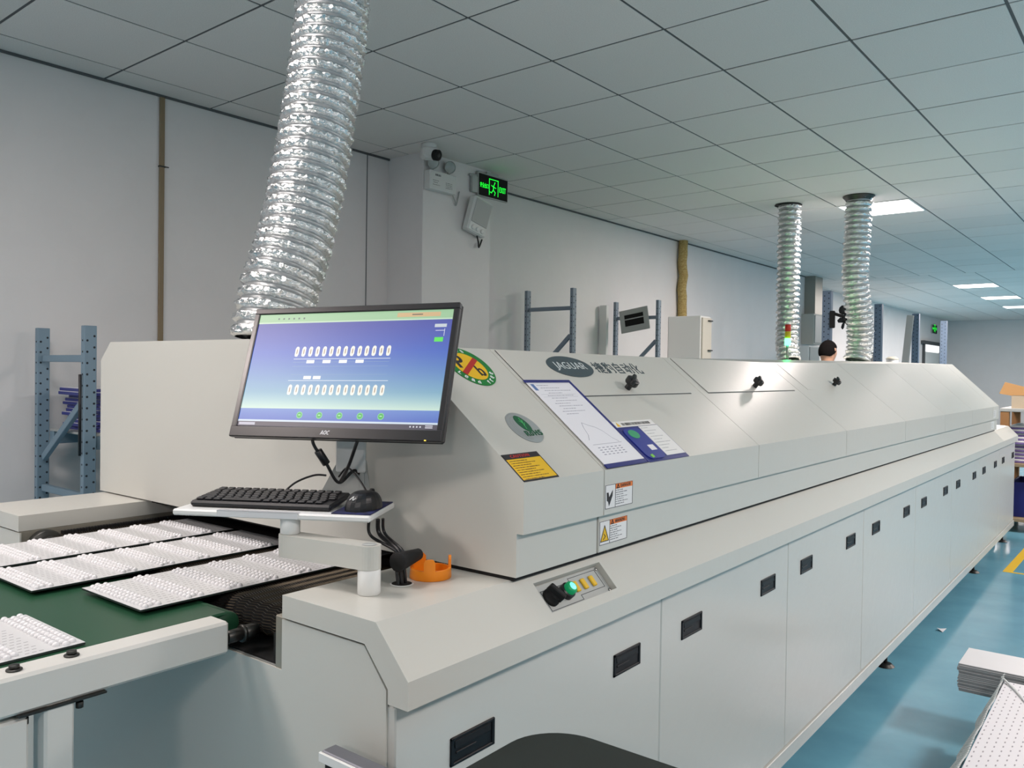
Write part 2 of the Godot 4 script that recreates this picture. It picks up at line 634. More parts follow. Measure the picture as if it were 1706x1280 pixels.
func build_oven() -> void:
	var t := thing("reflow_oven", "long off-white reflow oven with sloped hood and row of doors", "machine", MT, Vector3(4.5, 0, -1.76))
	var mb := MB.new()
	# decks either side of the belt; the control box niche is cut into the near one's sloping edge
	var front := [[-1.2, 0.96], [-1.2, DECK], [-0.96, DECK], [-0.886, 0.922], [-0.886, 0.877], [-0.93, 0.877], [-0.93, 0.90], [-0.985, 0.96]]
	var cut := [[-1.2, 0.96], [-1.2, DECK], [-0.96, DECK], [-0.9462, 0.9855], [-0.957, 0.9735], [-0.9108, 0.9246], [-0.9, 0.9367], [-0.886, 0.922], [-0.886, 0.877], [-0.93, 0.877], [-0.93, 0.9], [-0.99, 0.94]]
	mb.prism_u(front, U0, 1.285)
	mb.prism_u(cut, 1.285, 1.527)
	mb.prism_u(front, 1.527, U1 - 0.1)
	# the far corner is cut off at an angle
	mb.prism_u([[-1.2, 0.96], [-1.2, DECK], [-0.99, DECK], [-0.94, 0.94], [-0.94, 0.877], [-0.985, 0.877], [-0.985, 0.96]], U1 - 0.1, U1 - 0.04)
	part("front_deck", mb, M.paint, t)
	mb = MB.new()
	mb.prism_u([[-2.32, 0.963], [-2.32, DECK + 0.004], [-2.58, DECK + 0.004], [-2.652, 0.922], [-2.652, 0.877], [-2.60, 0.877], [-2.56, 0.963]], U0, U1)
	part("rear_deck", mb, M.paint, t)
	# inner faces of both decks
	mb = MB.new()
	mb.box(Vector3(U0 + 0.004, 0.5, -2.345), Vector3(U1, 0.9625, -2.32), 0.002)
	mb.box(Vector3(U0 + 0.004, 0.5, -1.225), Vector3(U1, 0.9595, -1.2015), 0.002)
	part("belt_channel", mb, mat("channel_metal", c8(150, 146, 134), 0.4, 0.4), t)
	# near end panel with the opening for the belt
	mb = MB.new()
	mb.prism(PackedVector2Array([Vector2(-0.936, 0.14), Vector2(-0.936, 0.8965), Vector2(-0.9885, 0.956), Vector2(-1.203, 0.956), Vector2(-1.203, 0.866), Vector2(-2.318, 0.866), Vector2(-2.318, 0.959), Vector2(-2.55, 0.959), Vector2(-2.62, 0.88), Vector2(-2.62, 0.14)]), 0, 0.004)
	var rot := Transform3D(Basis(Vector3(0, 0, 1), Vector3(0, 1, 0), Vector3(-1, 0, 0)), Vector3(U0 + 0.006, 0, 0))
	var ends := MB.new()
	for i in mb.v.size():
		ends.v.append(rot * mb.v[i])
		ends.n.append(rot.basis * mb.n[i])
		ends.uv.append(mb.uv[i])
	part("end_panel", ends, M.paint, t)
	# frame behind the doors, dark inside
	mb = MB.new()
	mb.box(Vector3(U0 + 0.008, 0.14, -2.60), Vector3(U1 - 0.01, 0.866, -0.94))
	part("cabinet_frame", mb, mat("frame_paint", c8(150, 152, 150), 0.5), t)
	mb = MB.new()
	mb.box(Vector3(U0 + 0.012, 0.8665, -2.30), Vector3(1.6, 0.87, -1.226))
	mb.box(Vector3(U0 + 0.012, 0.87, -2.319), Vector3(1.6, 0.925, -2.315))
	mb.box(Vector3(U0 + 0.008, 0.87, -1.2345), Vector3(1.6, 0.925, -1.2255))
	part("pit_shade", mb, M.inside, t)  # black plates put the belt opening's shade in as colour
	mb = MB.new()
	mb.box(Vector3(U0 + 0.002, 0.14, -0.938), Vector3(U1, 0.188, -0.912), 0.002)
	part("kick_rail", mb, M.door_paint, t)
	# doors, two recessed pulls each
	var seams := [0.889, 1.768, 2.638, 3.52, 4.45, 5.39, 6.355, 7.285, 8.19]
	var pulls := [[1.076, 1.606], [1.934, 2.463], [2.817, 3.338], [3.709, 4.261], [4.641, 5.201], [5.585, 6.159], [6.552, 7.079], [7.487, 8.05]]
	var pm := pull_mesh()
	for i in 8:
		mb = MB.new()
		mb.box(Vector3(seams[i] + 0.0015, 0.191, -0.938), Vector3(seams[i + 1] - 0.0015, 0.872, -0.918), 0.0025)
		var d := part("door", mb, M.door_paint, t)
		for u in pulls[i]:
			var h := part("handle", pm, M.handle_black, d)
			h.position = Vector3(u, 0.756, -0.918)
	# hood: end cover, then the lids
	var lids := [1.224, 1.512, 2.392, 3.29, 4.25, 5.2, 6.1, 6.98]
	for i in lids.size() - 1:
		var end: bool = i == 0
		part("hood_end_cover" if end else "lid", hood_piece(lids[i] + 0.0015, lids[i + 1] - 0.0015, end), M.paint, t)
	part("hood_end_cover", hood_piece(6.9815, 7.27), M.paint, t)
	# lower fascia under the lids, a black strip painting the slot's shade, and the dark inside
	mb = MB.new()
	mb.box(Vector3(1.514, 1.008, -0.99), Vector3(7.28, 1.0925, -0.940), 0.002)
	part("fascia", mb, M.paint, t)
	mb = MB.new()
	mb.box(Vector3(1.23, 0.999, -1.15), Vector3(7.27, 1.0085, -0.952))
	part("slot_shade", mb, M.matte_black, t)
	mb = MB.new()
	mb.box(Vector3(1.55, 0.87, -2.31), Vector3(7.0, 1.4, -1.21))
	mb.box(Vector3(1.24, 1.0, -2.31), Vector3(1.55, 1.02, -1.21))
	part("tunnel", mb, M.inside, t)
	# hinged service flaps on the upper slope
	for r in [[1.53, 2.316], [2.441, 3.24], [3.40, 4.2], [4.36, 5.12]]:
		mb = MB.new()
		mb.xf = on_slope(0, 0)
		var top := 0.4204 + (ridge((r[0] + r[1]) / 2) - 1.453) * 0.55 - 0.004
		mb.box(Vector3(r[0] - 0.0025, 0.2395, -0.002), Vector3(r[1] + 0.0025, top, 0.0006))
		var f := part("flap_gap_shade", mb, M.seam, t)  # dark underlay paints the shaded gap around the flap
		mb = MB.new()
		mb.xf = on_slope(0, 0)
		mb.box(Vector3(r[0], 0.242, 0.0), Vector3(r[1], top, 0.0025), 0.001)
		part("flap", mb, M.paint, t)
	for u in [1.96, 2.87, 3.80]:
		mb = MB.new()
		mb.xf = on_slope(u, 0.266) * Transform3D(Basis(Vector3.RIGHT, PI / 2), Vector3.ZERO)
		mb.lathe([Vector2(0.009, 0.002), Vector2(0.009, 0.016), Vector2(0.017, 0.018), Vector2(0.019, 0.022), Vector2(0.019, 0.034), Vector2(0.015, 0.037), Vector2(0, 0.037)], 18)
		mb.xf = on_slope(u, 0.266, 0.034) * Transform3D(Basis(Vector3.BACK, 0.6), Vector3.ZERO)
		mb.box(Vector3(-0.023, -0.006, -0.01), Vector3(0.023, 0.006, 0.009), 0.003)
		part("turn_knob", mb, M.black, t)
	oven_prints(t)
	control_box(t)
	# belt
	mb = MB.new()
	mb.box(Vector3(0.965, 0.93, -2.318), Vector3(7.9, 0.9405, -1.226))
	mb.cyl(Vector3(0.965, 0.912, -2.30), Vector3(0.965, 0.912, -1.24), 0.0285, 20)
	part("belt_bed", mb, M.inside, t)
	var w := MB.new()
	var pts := []
	# woven rods follow the roller's curve, then lie flat
	for i in 74:
		var s := i * 0.0058
		var c: Vector3
		if s < 0.075:
			var a := PI * 0.5 + (0.075 - s) / 0.031
			c = Vector3(0.965 + cos(a) * 0.031, 0.912 + sin(a) * 0.031, 0)
		else: c = Vector3(0.965 + s - 0.075, 0.943, 0)
		for j in 70:
			var z0 := -2.316 + 1.088 * j / 70.0
			var z1 := z0 + 1.088 / 70.0
			var q := 0.0024 * (1 if j % 2 == 0 else -1)
			w.xf = Transform3D.IDENTITY
			var A := c + Vector3(-q, 0, z0)
			var B := c + Vector3(q, 0, z1)
			var up := Vector3(0, 0.0012, 0)
			var sd := Vector3(0.0011, -0.0004, 0)
			w.quad(A + up, A - sd, B - sd, B + up)
			w.quad(A + sd, A + up, B + up, B + sd)
	part("mesh_belt", w, mat("belt_wire", c8(78, 70, 58), 0.35, 0.9), t).set_meta("kind", "stuff")
	# chain wheel at the rear rail
	mb = MB.new()
	mb.cyl(Vector3(0.945, 0.918, -2.318), Vector3(0.945, 0.918, -2.29), 0.044, 28)
	mb.cyl(Vector3(0.945, 0.918, -2.29), Vector3(0.945, 0.918, -2.27), 0.03, 24)
	part("chain_wheel", mb, M.dark_steel, t)
	mb = MB.new()
	for i in 60: mb.box(Vector3(0.99 + i * 0.008, 0.938, -2.319), Vector3(0.9955 + i * 0.008, 0.952, -2.305))
	part("chain", mb, M.matte_black, t).set_meta("kind", "stuff")
	# castors and levelling feet
	for u in [1.35, 4.06, 6.52, 7.95]:
		for w_ in [-1.04, -2.48]:
			mb = MB.new()
			mb.cyl(Vector3(u, 0.04, w_ - 0.018), Vector3(u, 0.04, w_ + 0.018), 0.04, 20)
			mb.cyl(Vector3(u, 0.04, w_ + 0.018), Vector3(u, 0.04, w_ + 0.021), 0.014, 12)
			mb.box(Vector3(u - 0.03, 0.07, w_ - 0.028), Vector3(u + 0.03, 0.14, w_ - 0.02), 0.002)
			mb.box(Vector3(u - 0.03, 0.09, w_ - 0.028), Vector3(u + 0.03, 0.14, w_ + 0.028), 0.002)
			part("castor", mb, M.black, t)
			mb = MB.new()
			mb.cyl(Vector3(u + 0.17, 0.012, w_ + 0.05), Vector3(u + 0.17, 0.142, w_ + 0.05), 0.009, 12)
			mb.cyl(Vector3(u + 0.17, 0, w_ + 0.05), Vector3(u + 0.17, 0.016, w_ + 0.05), 0.042, 24, 0.03)
			part("levelling_foot", mb, M.dark_steel, t)

func pull_mesh() -> ArrayMesh:
	var mb := MB.new()
	var hw := 0.0585
	var hh := 0.0245
	# bezel
	for s in [-1.0, 1.0]:
		mb.box(Vector3(-hw, s * (hh - 0.003) - 0.003, -0.002), Vector3(hw, s * (hh - 0.003) + 0.003, 0.0035), 0.0015)
		mb.box(Vector3(s * (hw - 0.004) - 0.004, -hh, -0.002), Vector3(s * (hw - 0.004) + 0.004, hh, 0.0035), 0.0015)
	mb.box(Vector3(-hw + 0.006, -hh + 0.005, -0.001), Vector3(hw - 0.006, hh - 0.005, 0.0008))
	# finger flap, tilted, over the lower half
	mb.xf = Transform3D(Basis(Vector3.RIGHT, -0.12), Vector3(0, 0.004, 0.001))
	mb.box(Vector3(-hw + 0.011, 0.0, 0), Vector3(hw - 0.011, 0.013, 0.0025), 0.001)
	mb.xf = Transform3D.IDENTITY
	mb.box(Vector3(-hw + 0.014, -0.006, 0), Vector3(hw - 0.05, -0.002, 0.003), 0.001)
	return mb.mesh()

func line_print(rows: Array, paper: Color, ink: Color, w: int, h: int) -> ImageTexture:
	# rows: [y, x0, x1, thickness] in pixels, broken into word-like dashes
	var img := Image.create(w, h, false, Image.FORMAT_RGB8)
	img.fill(paper)
	for r in rows:
		var x: int = r[1]
		while x < r[2]:
			var l := rng.randi_range(3, 10)
			img.fill_rect(Rect2i(x, r[0], mini(l, int(r[2]) - x), r[3]), ink)
			x += l + rng.randi_range(1, 4)
	return ImageTexture.create_from_image(img)

func printed(called: String, tex: Texture2D, rough := 0.5) -> StandardMaterial3D:
	var m := mat(called, Color.WHITE, rough)
	m.albedo_texture = tex
	return m

# a flat printed sheet with a visible thickness, in the xy plane of at
func sheet(called: String, w: float, h: float, at: Transform3D, m: Material, parent: Node3D, thick := 0.0008, back: Material = null) -> MeshInstance3D:
	var mb := MB.new()
	mb.xf = at
	var z := thick
	mb.quad(Vector3(0, 0, z), Vector3(w, 0, z), Vector3(w, h, z), Vector3(0, h, z))
	var f := part(called, mb, m, parent)
	var e := MB.new()
	e.xf = at
	e.box(Vector3(0, 0, 0), Vector3(w, h, z * 0.96))
	part("backing", e, back if back else M.paper, f)
	return f

func shift(at: Transform3D, x: float, y: float, z := 0.0) -> Transform3D:
	return at * Transform3D(Basis(), Vector3(x, y, z))

func oven_prints(t: Node3D) -> void:
	# name plate: oval with six letters, then five characters
	var at := on_slope(1.784, 0.356, 0.0027)
	var mb := MB.new()
	mb.xf = at
	mb.prism(ellipse(0.1, 0.043, 48), 0, 0.0012)
	var plate := part("name_plate", mb, M.logo_grey, t)
	plate.set_meta("label", "dark grey oval name plate with pale lettering")
	lettering("lettering", "JAGUAR", 0.145, 0.034, shift(at, 0, 0, 0.0012), M.logo_light, plate, false).position -= Vector3.ZERO
	mb = MB.new()
	var glyphs := [
		[[[0.02, .72], [.34, .72]], [[.18, .95], [.18, .08], [.08, .15]], [[.02, .38], [.34, .48]], [[.42, .85], [.98, .85]], [[.7, .98], [.7, .2]], [[.45, .7], [.92, .7], [.92, .44], [.45, .44]], [[.4, .57], [.99, .57]], [[.7, .28], [.92, .28]], [[.52, .35], [.4, .05]], [[.48, .2], [.66, .06], [.98, .03]]],
		[[[.38, .97], [.08, .86]], [[.1, .8], [.14, .66]], [[.25, .82], [.27, .68]], [[.42, .84], [.34, .66]], [[.3, .66], [.05, .42]], [[.2, .6], [.36, .3], [.28, .05], [.18, .08]], [[.3, .45], [.05, .2]], [[.34, .3], [.04, .02]], [[.62, .97], [.5, .6]], [[.58, .78], [.95, .78], [.93, .1], [.82, .05]], [[.66, .52], [.76, .36]]],
		[[[.5, .98], [.42, .84]], [[.2, .82], [.8, .82], [.8, .04], [.2, .04], [.2, .82]], [[.2, .56], [.8, .56]], [[.2, .3], [.8, .3]]],
		[[[.08, .82], [.42, .82]], [[.02, .58], [.48, .58]], [[.25, .58], [.08, .2], [.44, .26]], [[.34, .4], [.48, .12]], [[.54, .7], [.96, .7], [.92, .1], [.8, .05]], [[.74, .97], [.7, .5], [.5, .04]]],
		[[[.32, .97], [.05, .5]], [[.2, .68], [.2, .03]], [[.55, .95], [.55, .12], [.62, .05], [.95, .05], [.97, .25]], [[.9, .75], [.45, .4]]]]
	for i in 5: strokes(mb, glyphs[i], on_slope(1.899 + i * 0.0515, 0.332, 0.0026), 0.045, 0.046, 0.0045)
	part("lettering", mb, M.logo_grey, t)
	# far name in plain letters
	lettering("lettering", "JAGUAR", 0.36, 0.05, on_slope(6.62, 0.3, 0.001), M.logo_grey, t, false)
	# round lead-free emblem
	at = on_slope(1.38, 0.351, 0.0004)
	mb = MB.new()
	mb.xf = at
	mb.prism(ellipse(0.067, 0.067, 48), 0, 0.0008)
	var e := part("lead_free_emblem", mb, M.green_print, t)
	e.set_meta("label", "round green and yellow lead-free emblem")
	mb = MB.new()
	mb.xf = at
	mb.prism(ellipse(0.047, 0.047, 40), 0.0008, 0.0012)
	part("yellow_disc", mb, M.yellow, e)
	mb = MB.new()
	mb.xf = at * Transform3D(Basis(Vector3.BACK, -0.986), Vector3.ZERO)
	mb.box(Vector3(-0.0065, -0.047, 0.0012), Vector3(0.0065, 0.047, 0.0016))
	part("red_bar", mb, M.red_print, e)
	lettering("lettering", "P", 0.03, 0.046, shift(at, -0.023, 0.017, 0.0012), M.ink, e)
	lettering("lettering", "b", 0.022, 0.036, shift(at, 0.021, -0.016, 0.0012), M.ink, e)
	for r in [["100% ", 2.15, 0.95], ["Lead free", 3.55, 5.85]]:
		var s: String = r[0]
		for i in s.length():
			if s[i] == " ": continue
			var a: float = lerpf(r[1], r[2], float(i) / (s.length() - 1))
			var up: bool = r[0] == "100% "
			var pos := Vector3(cos(a), sin(a), 0) * 0.057
			lettering("lettering", s[i], 0.0085, 0.011, at * Transform3D(Basis(Vector3.BACK, a - PI / 2 if up else a + PI / 2), pos + Vector3(0, 0, 0.0008)), M.paper, e)
	# silver emblem with a leaf
	at = on_slope(1.375, 0.147, 0.0004)
	mb = MB.new()
	mb.xf = at
	mb.prism(ellipse(0.047, 0.047, 48), 0, 0.0008)
	e = part("leaf_emblem", mb, M.silver_print, t)
	e.set_meta("label", "round silver emblem with a green leaf")
	mb = MB.new()
	mb.xf = at
	for r in [0.040, 0.032, 0.025]:
		for i in 30:
			var a0 := 0.5 + 4.2 * i / 30.0
			var a1 := 0.5 + 4.2 * (i + 1) / 30.0
			var o := Vector3(-0.003, 0.004, 0.0008)
			var p0 := Vector3(cos(a0), sin(a0), 0)
			var p1 := Vector3(cos(a1), sin(a1), 0)
			mb.quad(o + p0 * r, o + p1 * r, o + p1 * (r - 0.0016), o + p0 * (r - 0.0016))
	part("ring_print", mb, M.edge_grey, e)
	mb = MB.new()
	mb.xf = at * Transform3D(Basis(Vector3.BACK, 0.25), Vector3(0.004, 0.011, 0))
	mb.prism(ellipse(0.0165, 0.026, 28), 0.0008, 0.0014)
	part("leaf", mb, M.dark_green_print, e)
	mb = MB.new()
	strokes(mb, [[[0, 0], [.3, .5], [.35, 1]], [[.2, .3], [.8, .55]], [[.3, .55], [-.2, .75]], [[.3, .5], [.75, .8]]], shift(at, 0.001, -0.006, 0.0014), 0.012, 0.034, 0.0012)
	part("leaf_vein", mb, mat("leaf_light", c8(80, 190, 110), 0.5), e)
	lettering("lettering", "RoHS", 0.056, 0.016, shift(at, 0.012, -0.019, 0.0014), M.dark_green_print, e)
	# yellow caution sheet at the hood's edge
	at = on_slope(1.2275, 0.002, 0.0004)
	var rows := []
	for i in 9: rows.append([42 + i * 14, 14, 110 + (i * 37) % 70, 5])
	e = sheet("caution_label", 0.115, 0.074, at, printed("caution_print", line_print(rows, c8(228, 184, 26), c8(90, 62, 20), 200, 170)), t, 0.0006, M.ink)
	e.set_meta("label", "yellow caution label with a black heading")
	mb = MB.new()
	mb.xf = at
	mb.box(Vector3(0, 0.06, 0.0006), Vector3(0.115, 0.074, 0.0010))
	mb.box(Vector3(0, 0, 0.0006), Vector3(0.115, 0.004, 0.0010))
	for x in [0.0, 0.113]: mb.box(Vector3(x, 0, 0.0006), Vector3(x + 0.002, 0.074, 0.0010))
	part("black_border", mb, M.ink, e)
	lettering("lettering", "CAUTION", 0.06, 0.0075, shift(at, 0.052, 0.067, 0.0010), M.red_print, e)
	# the two small warning labels on the vertical skirts
	for k in 2:
		var flat := Transform3D(Basis(), Vector3(1.516, 1.104 if k == 0 else 1.023, -0.9269 if k == 0 else -0.9429 + 0.003))
		rows = []
		for i in 7: rows.append([36 + i * 12, 72, 120 + (i * 29) % 55, 4])
		e = sheet("warning_label", 0.118, 0.053, flat, printed("warning_print_%d" % k, line_print(rows, c8(226, 226, 226), c8(70, 70, 76), 190, 128)), t, 0.0006)
		e.set_meta("label", "small white warning label headed DANGER" if k == 0 else "small white warning label with a yellow triangle")
		mb = MB.new()
		mb.xf = flat
		mb.box(Vector3(0.042, 0.041, 0.0006), Vector3(0.117, 0.0525, 0.001))
		part("orange_heading", mb, M.orange_print, e)
		mb = MB.new()
		strokes(mb, [[[0, 0], [1, 0], [1, 1], [0, 1], [0, 0]], [[.355, 0], [.355, 1]]], shift(flat, 0.001, 0.001, 0.0006), 0.116, 0.051, 0.0009)
		strokes(mb, [[[0, 0], [.5, 1], [1, 0], [0, 0]]], shift(flat, 0.048, 0.0425, 0.001), 0.01, 0.008, 0.002)
		part("print_lines", mb, M.ink, e)
		lettering("lettering", "DANGER" if k == 0 else "WARNING", 0.044, 0.007, shift(flat, 0.086, 0.0468, 0.001), M.ink, e)
		mb = MB.new()
		mb.xf = flat
		if k == 0:
			mb.prism(PackedVector2Array([Vector2(0.006, 0.036), Vector2(0.013, 0.036), Vector2(0.016, 0.025), Vector2(0.031, 0.04), Vector2(0.03, 0.028), Vector2(0.016, 0.006), Vector2(0.012, 0.016), Vector2(0.007, 0.018)]), 0.0006, 0.0011)
			part("bolt_symbol", mb, M.ink, e)
		else:
			mb.prism(PackedVector2Array([Vector2(0.004, 0.008), Vector2(0.037, 0.008), Vector2(0.0205, 0.042)]), 0.0006, 0.001)
			part("triangle_symbol", mb, M.yellow, e)
			mb = MB.new()
			strokes(mb, [[[0, 0], [1, 0], [.5, 1], [0, 0]], [[.35, .12], [.6, .3], [.42, .45]]], shift(flat, 0.004, 0.008, 0.001), 0.033, 0.034, 0.0014)
			part("print_lines", mb, M.ink, e)
	# tall notice in a blue-edged holder
	at = on_slope(1.52, 0.0, 0.0027)
	var img := Image.create(360, 560, false, Image.FORMAT_RGB8)
	img.fill(c8(226, 227, 233))
	img.fill_rect(Rect2i(18, 22, 26, 44), c8(90, 120, 170))
	for i in 17:
		var y := 34 + i * 21
		if i < 12: y = 30 + i * 18
		var x := 60 + (i * 53) % 40
		var lim := 150 + (i * 71) % 150
		if i in [3, 4]: img.fill_rect(Rect2i(30, y + 10, 290, 1), c8(150, 152, 165))
		if i > 11: continue
		while x < lim:
			var l := rng.randi_range(4, 18)
			img.fill_rect(Rect2i(x, y, l, 3), c8(120, 122, 140))
			x += l + 4
	var prof := [[60, 400], [90, 370], [110, 320], [130, 290], [165, 310], [205, 325], [235, 350], [262, 400], [290, 425]]
	for i in prof.size() - 1:
		for k in 40:
			var p := Vector2(prof[i][0], prof[i][1]).lerp(Vector2(prof[i + 1][0], prof[i + 1][1]), k / 40.0)
			img.fill_rect(Rect2i(int(p.x), int(p.y), 2, 2), c8(110, 112, 132))
	img.fill_rect(Rect2i(55, 430, 250, 2), c8(140, 142, 158))
	for i in 24: img.fill_rect(Rect2i(70 + (i % 6) * 36, 450 + (i / 6) * 14, 20, 4), c8(120, 122, 140))
	e = sheet("process_notice", 0.178, 0.29, shift(at, 0.004, 0.006), printed("notice_print", ImageTexture.create_from_image(img)), t, 0.0012)
	e.set_meta("label", "tall white notice sheet with a temperature curve")
	mb = MB.new()
	mb.xf = at
	mb.box(Vector3(0, 0.29, 0), Vector3(0.19, 0.299, 0.003), 0.0005)
	mb.box(Vector3(0.182, 0.0, 0), Vector3(0.19, 0.29, 0.003), 0.0005)
	mb.box(Vector3(0, 0.0, 0), Vector3(0.178, 0.012, 0.003), 0.0005)
	part("blue_border", mb, M.navy, e)
	# smaller duty card beside it
	at = on_slope(1.716, 0.0, 0.0006)
	mb = MB.new()
	mb.xf = at
	mb.box(Vector3(0, 0, 0), Vector3(0.205, 0.121, 0.0015), 0.0005)
	e = part("duty_card", mb, M.navy, t)
	e.set_meta("label", "navy card holder with a badge and a white list")
	rows = [[10, 50, 250, 16]]
	sheet("heading_strip", 0.196, 0.02, shift(at, 0.004, 0.122), printed("heading_print", line_print(rows, c8(226, 226, 224), c8(50, 48, 44), 280, 34)), e, 0.0012)
	mb = MB.new()
	mb.xf = shift(at, 0.012, 0.1245, 0.0012)
	mb.prism(PackedVector2Array([Vector2(0, 0), Vector2(0.015, 0), Vector2(0.0075, 0.015)]), 0, 0.0004)
	part("triangle_symbol", mb, M.yellow, e)
	rows = []
	for i in 9: rows.append([12 + i * 20, 8 + (i * 31) % 14, 60 + (i * 47) % 80, 3])
	sheet("list_sheet", 0.098, 0.106, shift(at, 0.103, 0.013, 0.0015), printed("list_print", line_print(rows, c8(224, 225, 224), c8(130, 134, 140), 160, 200)), e, 0.0008)
	mb = MB.new()
	mb.xf = shift(at, 0.051, 0.06, 0.0015)
	mb.prism(rounded(0.09, 0.104, 0.02), 0, 0.0025)
	var b := part("badge", mb, mat("badge_blue", c8(34, 46, 138), 0.3), e)
	mb = MB.new()
	mb.xf = shift(at, 0.043, 0.092, 0.004)
	mb.prism(ellipse(0.022, 0.015, 24), 0, 0.0006)
	part("green_spot", mb, mat("spot_green", c8(44, 150, 100), 0.4), b)
	mb = MB.new()
	mb.xf = shift(at, 0.052, 0.034, 0.004)
	mb.box(Vector3(0, 0, 0), Vector3(0.028, 0.018, 0.0006))
	part("white_tag", mb, M.paper, b)
	mb = MB.new()
	mb.xf = shift(at, 0.03, 0.016, 0.004) * Transform3D(Basis(Vector3.BACK, 0.2), Vector3.ZERO)
	mb.box(Vector3(-0.007, -0.005, 0), Vector3(0.007, 0.005, 0.0006))
	part("green_tag", mb, mat("tag_green", c8(110, 190, 50), 0.4), b)
	# stickers at the far corner
	for k in 2:
		var fl := Transform3D(Basis(), Vector3(7.0, 1.11 if k == 0 else 1.022, -0.9269 if k == 0 else -0.9399))
		rows = []
		for i in 5: rows.append([20 + i * 20, 10, 80, 6])
		sheet("warning_label", 0.13, 0.055, fl, printed("far_warning_%d" % k, line_print(rows, c8(214, 214, 212), c8(90, 90, 92), 120, 128)), t, 0.0006)

func control_box(t: Node3D) -> void:
	# niche floor lies 12 mm under the sloping edge
	var down := Vector3(0, -0.7276, 0.6882) if false else (Vector3(0, 0.9246, -0.9108) - Vector3(0, 0.9735, -0.957)).normalized()
	var up := -down
	var nrm := Vector3(1, 0, 0).cross(up).normalized()
	var at := Transform3D(Basis(Vector3(1, 0, 0), up, nrm), Vector3(1.406, (0.9246 + 0.9735) / 2, -(0.9108 + 0.957) / 2) + nrm * 0.0003)
	var mb := MB.new()
	mb.xf = at
	mb.box(Vector3(-0.119, -0.0325, 0), Vector3(0.119, 0.0325, 0.003), 0.001)
	var p := part("control_plate", mb, M.grey_plastic, t)
	p.set_meta("label", "grey recessed control plate with knob and green lamp")
	mb = MB.new()
	strokes(mb, [[[0, 0], [.55, 0], [.55, .2], [1, .2], [1, 1], [.5, 1], [.5, .85], [0, .85], [0, 0]]], shift(at, -0.1, -0.026, 0.003), 0.205, 0.052, 0.0011)
	part("print_lines", mb, M.seam, p)
	mb = MB.new()
	mb.xf = shift(at, -0.083, 0.0, 0.003) * Transform3D(Basis(Vector3.RIGHT, PI / 2), Vector3.ZERO)
	mb.lathe([Vector2(0, 0), Vector2(0.019, 0), Vector2(0.019, 0.006), Vector2(0.015, 0.009), Vector2(0.014, 0.018), Vector2(0, 0.018)], 24)
	mb.xf = shift(at, -0.083, 0.0, 0.003) * Transform3D(Basis(Vector3.BACK, 0.5), Vector3.ZERO)
	mb.box(Vector3(-0.006, -0.019, 0.009), Vector3(0.006, 0.019, 0.03), 0.002)
	part("selector_knob", mb, M.matte_black, p)
	mb = MB.new()
	mb.xf = shift(at, -0.03, 0.0, 0.003) * Transform3D(Basis(Vector3.RIGHT, PI / 2), Vector3.ZERO)
	mb.lathe([Vector2(0, 0), Vector2(0.017, 0), Vector2(0.017, 0.012), Vector2(0.014, 0.014)], 24)
	var hold := part("lamp_socket", mb, M.black, p)
	mb = MB.new()
	mb.xf = shift(at, -0.03, 0.0, 0.003) * Transform3D(Basis(Vector3.RIGHT, PI / 2), Vector3.ZERO)
	mb.lathe([Vector2(0.0135, 0.012), Vector2(0.0135, 0.022), Vector2(0.011, 0.025), Vector2(0, 0.026)], 24)
	var gl := part("green_lamp", mb, M.lamp_green, p)
	mb = MB.new()
	mb.xf = shift(at, -0.03, 0.0, 0.003) * Transform3D(Basis(Vector3.RIGHT, PI / 2), Vector3.ZERO)
	mb.lathe([Vector2(0.0085, 0.0258), Vector2(0.007, 0.0268), Vector2(0, 0.0272)], 20)
	part("lit_face", mb, M.lamp_face, gl)
	for x in [0.012, 0.042, 0.074]:
		mb = MB.new()
		mb.xf = shift(at, x, 0.004, 0.003)
		mb.box(Vector3(-0.007, -0.012, 0), Vector3(0.007, 0.012, 0.005), 0.0015)
		part("key_switch", mb, M.yellow, p)
	for s in [-1.0, 1.0]:
		mb = MB.new()
		for sx in [-1.0, 1.0]: mb.cyl((at * Vector3(sx * 0.112, s * 0.026, 0.002)), (at * Vector3(sx * 0.112, s * 0.026, 0.0055)), 0.0035, 10)
		part("screw", mb, M.steel, p)

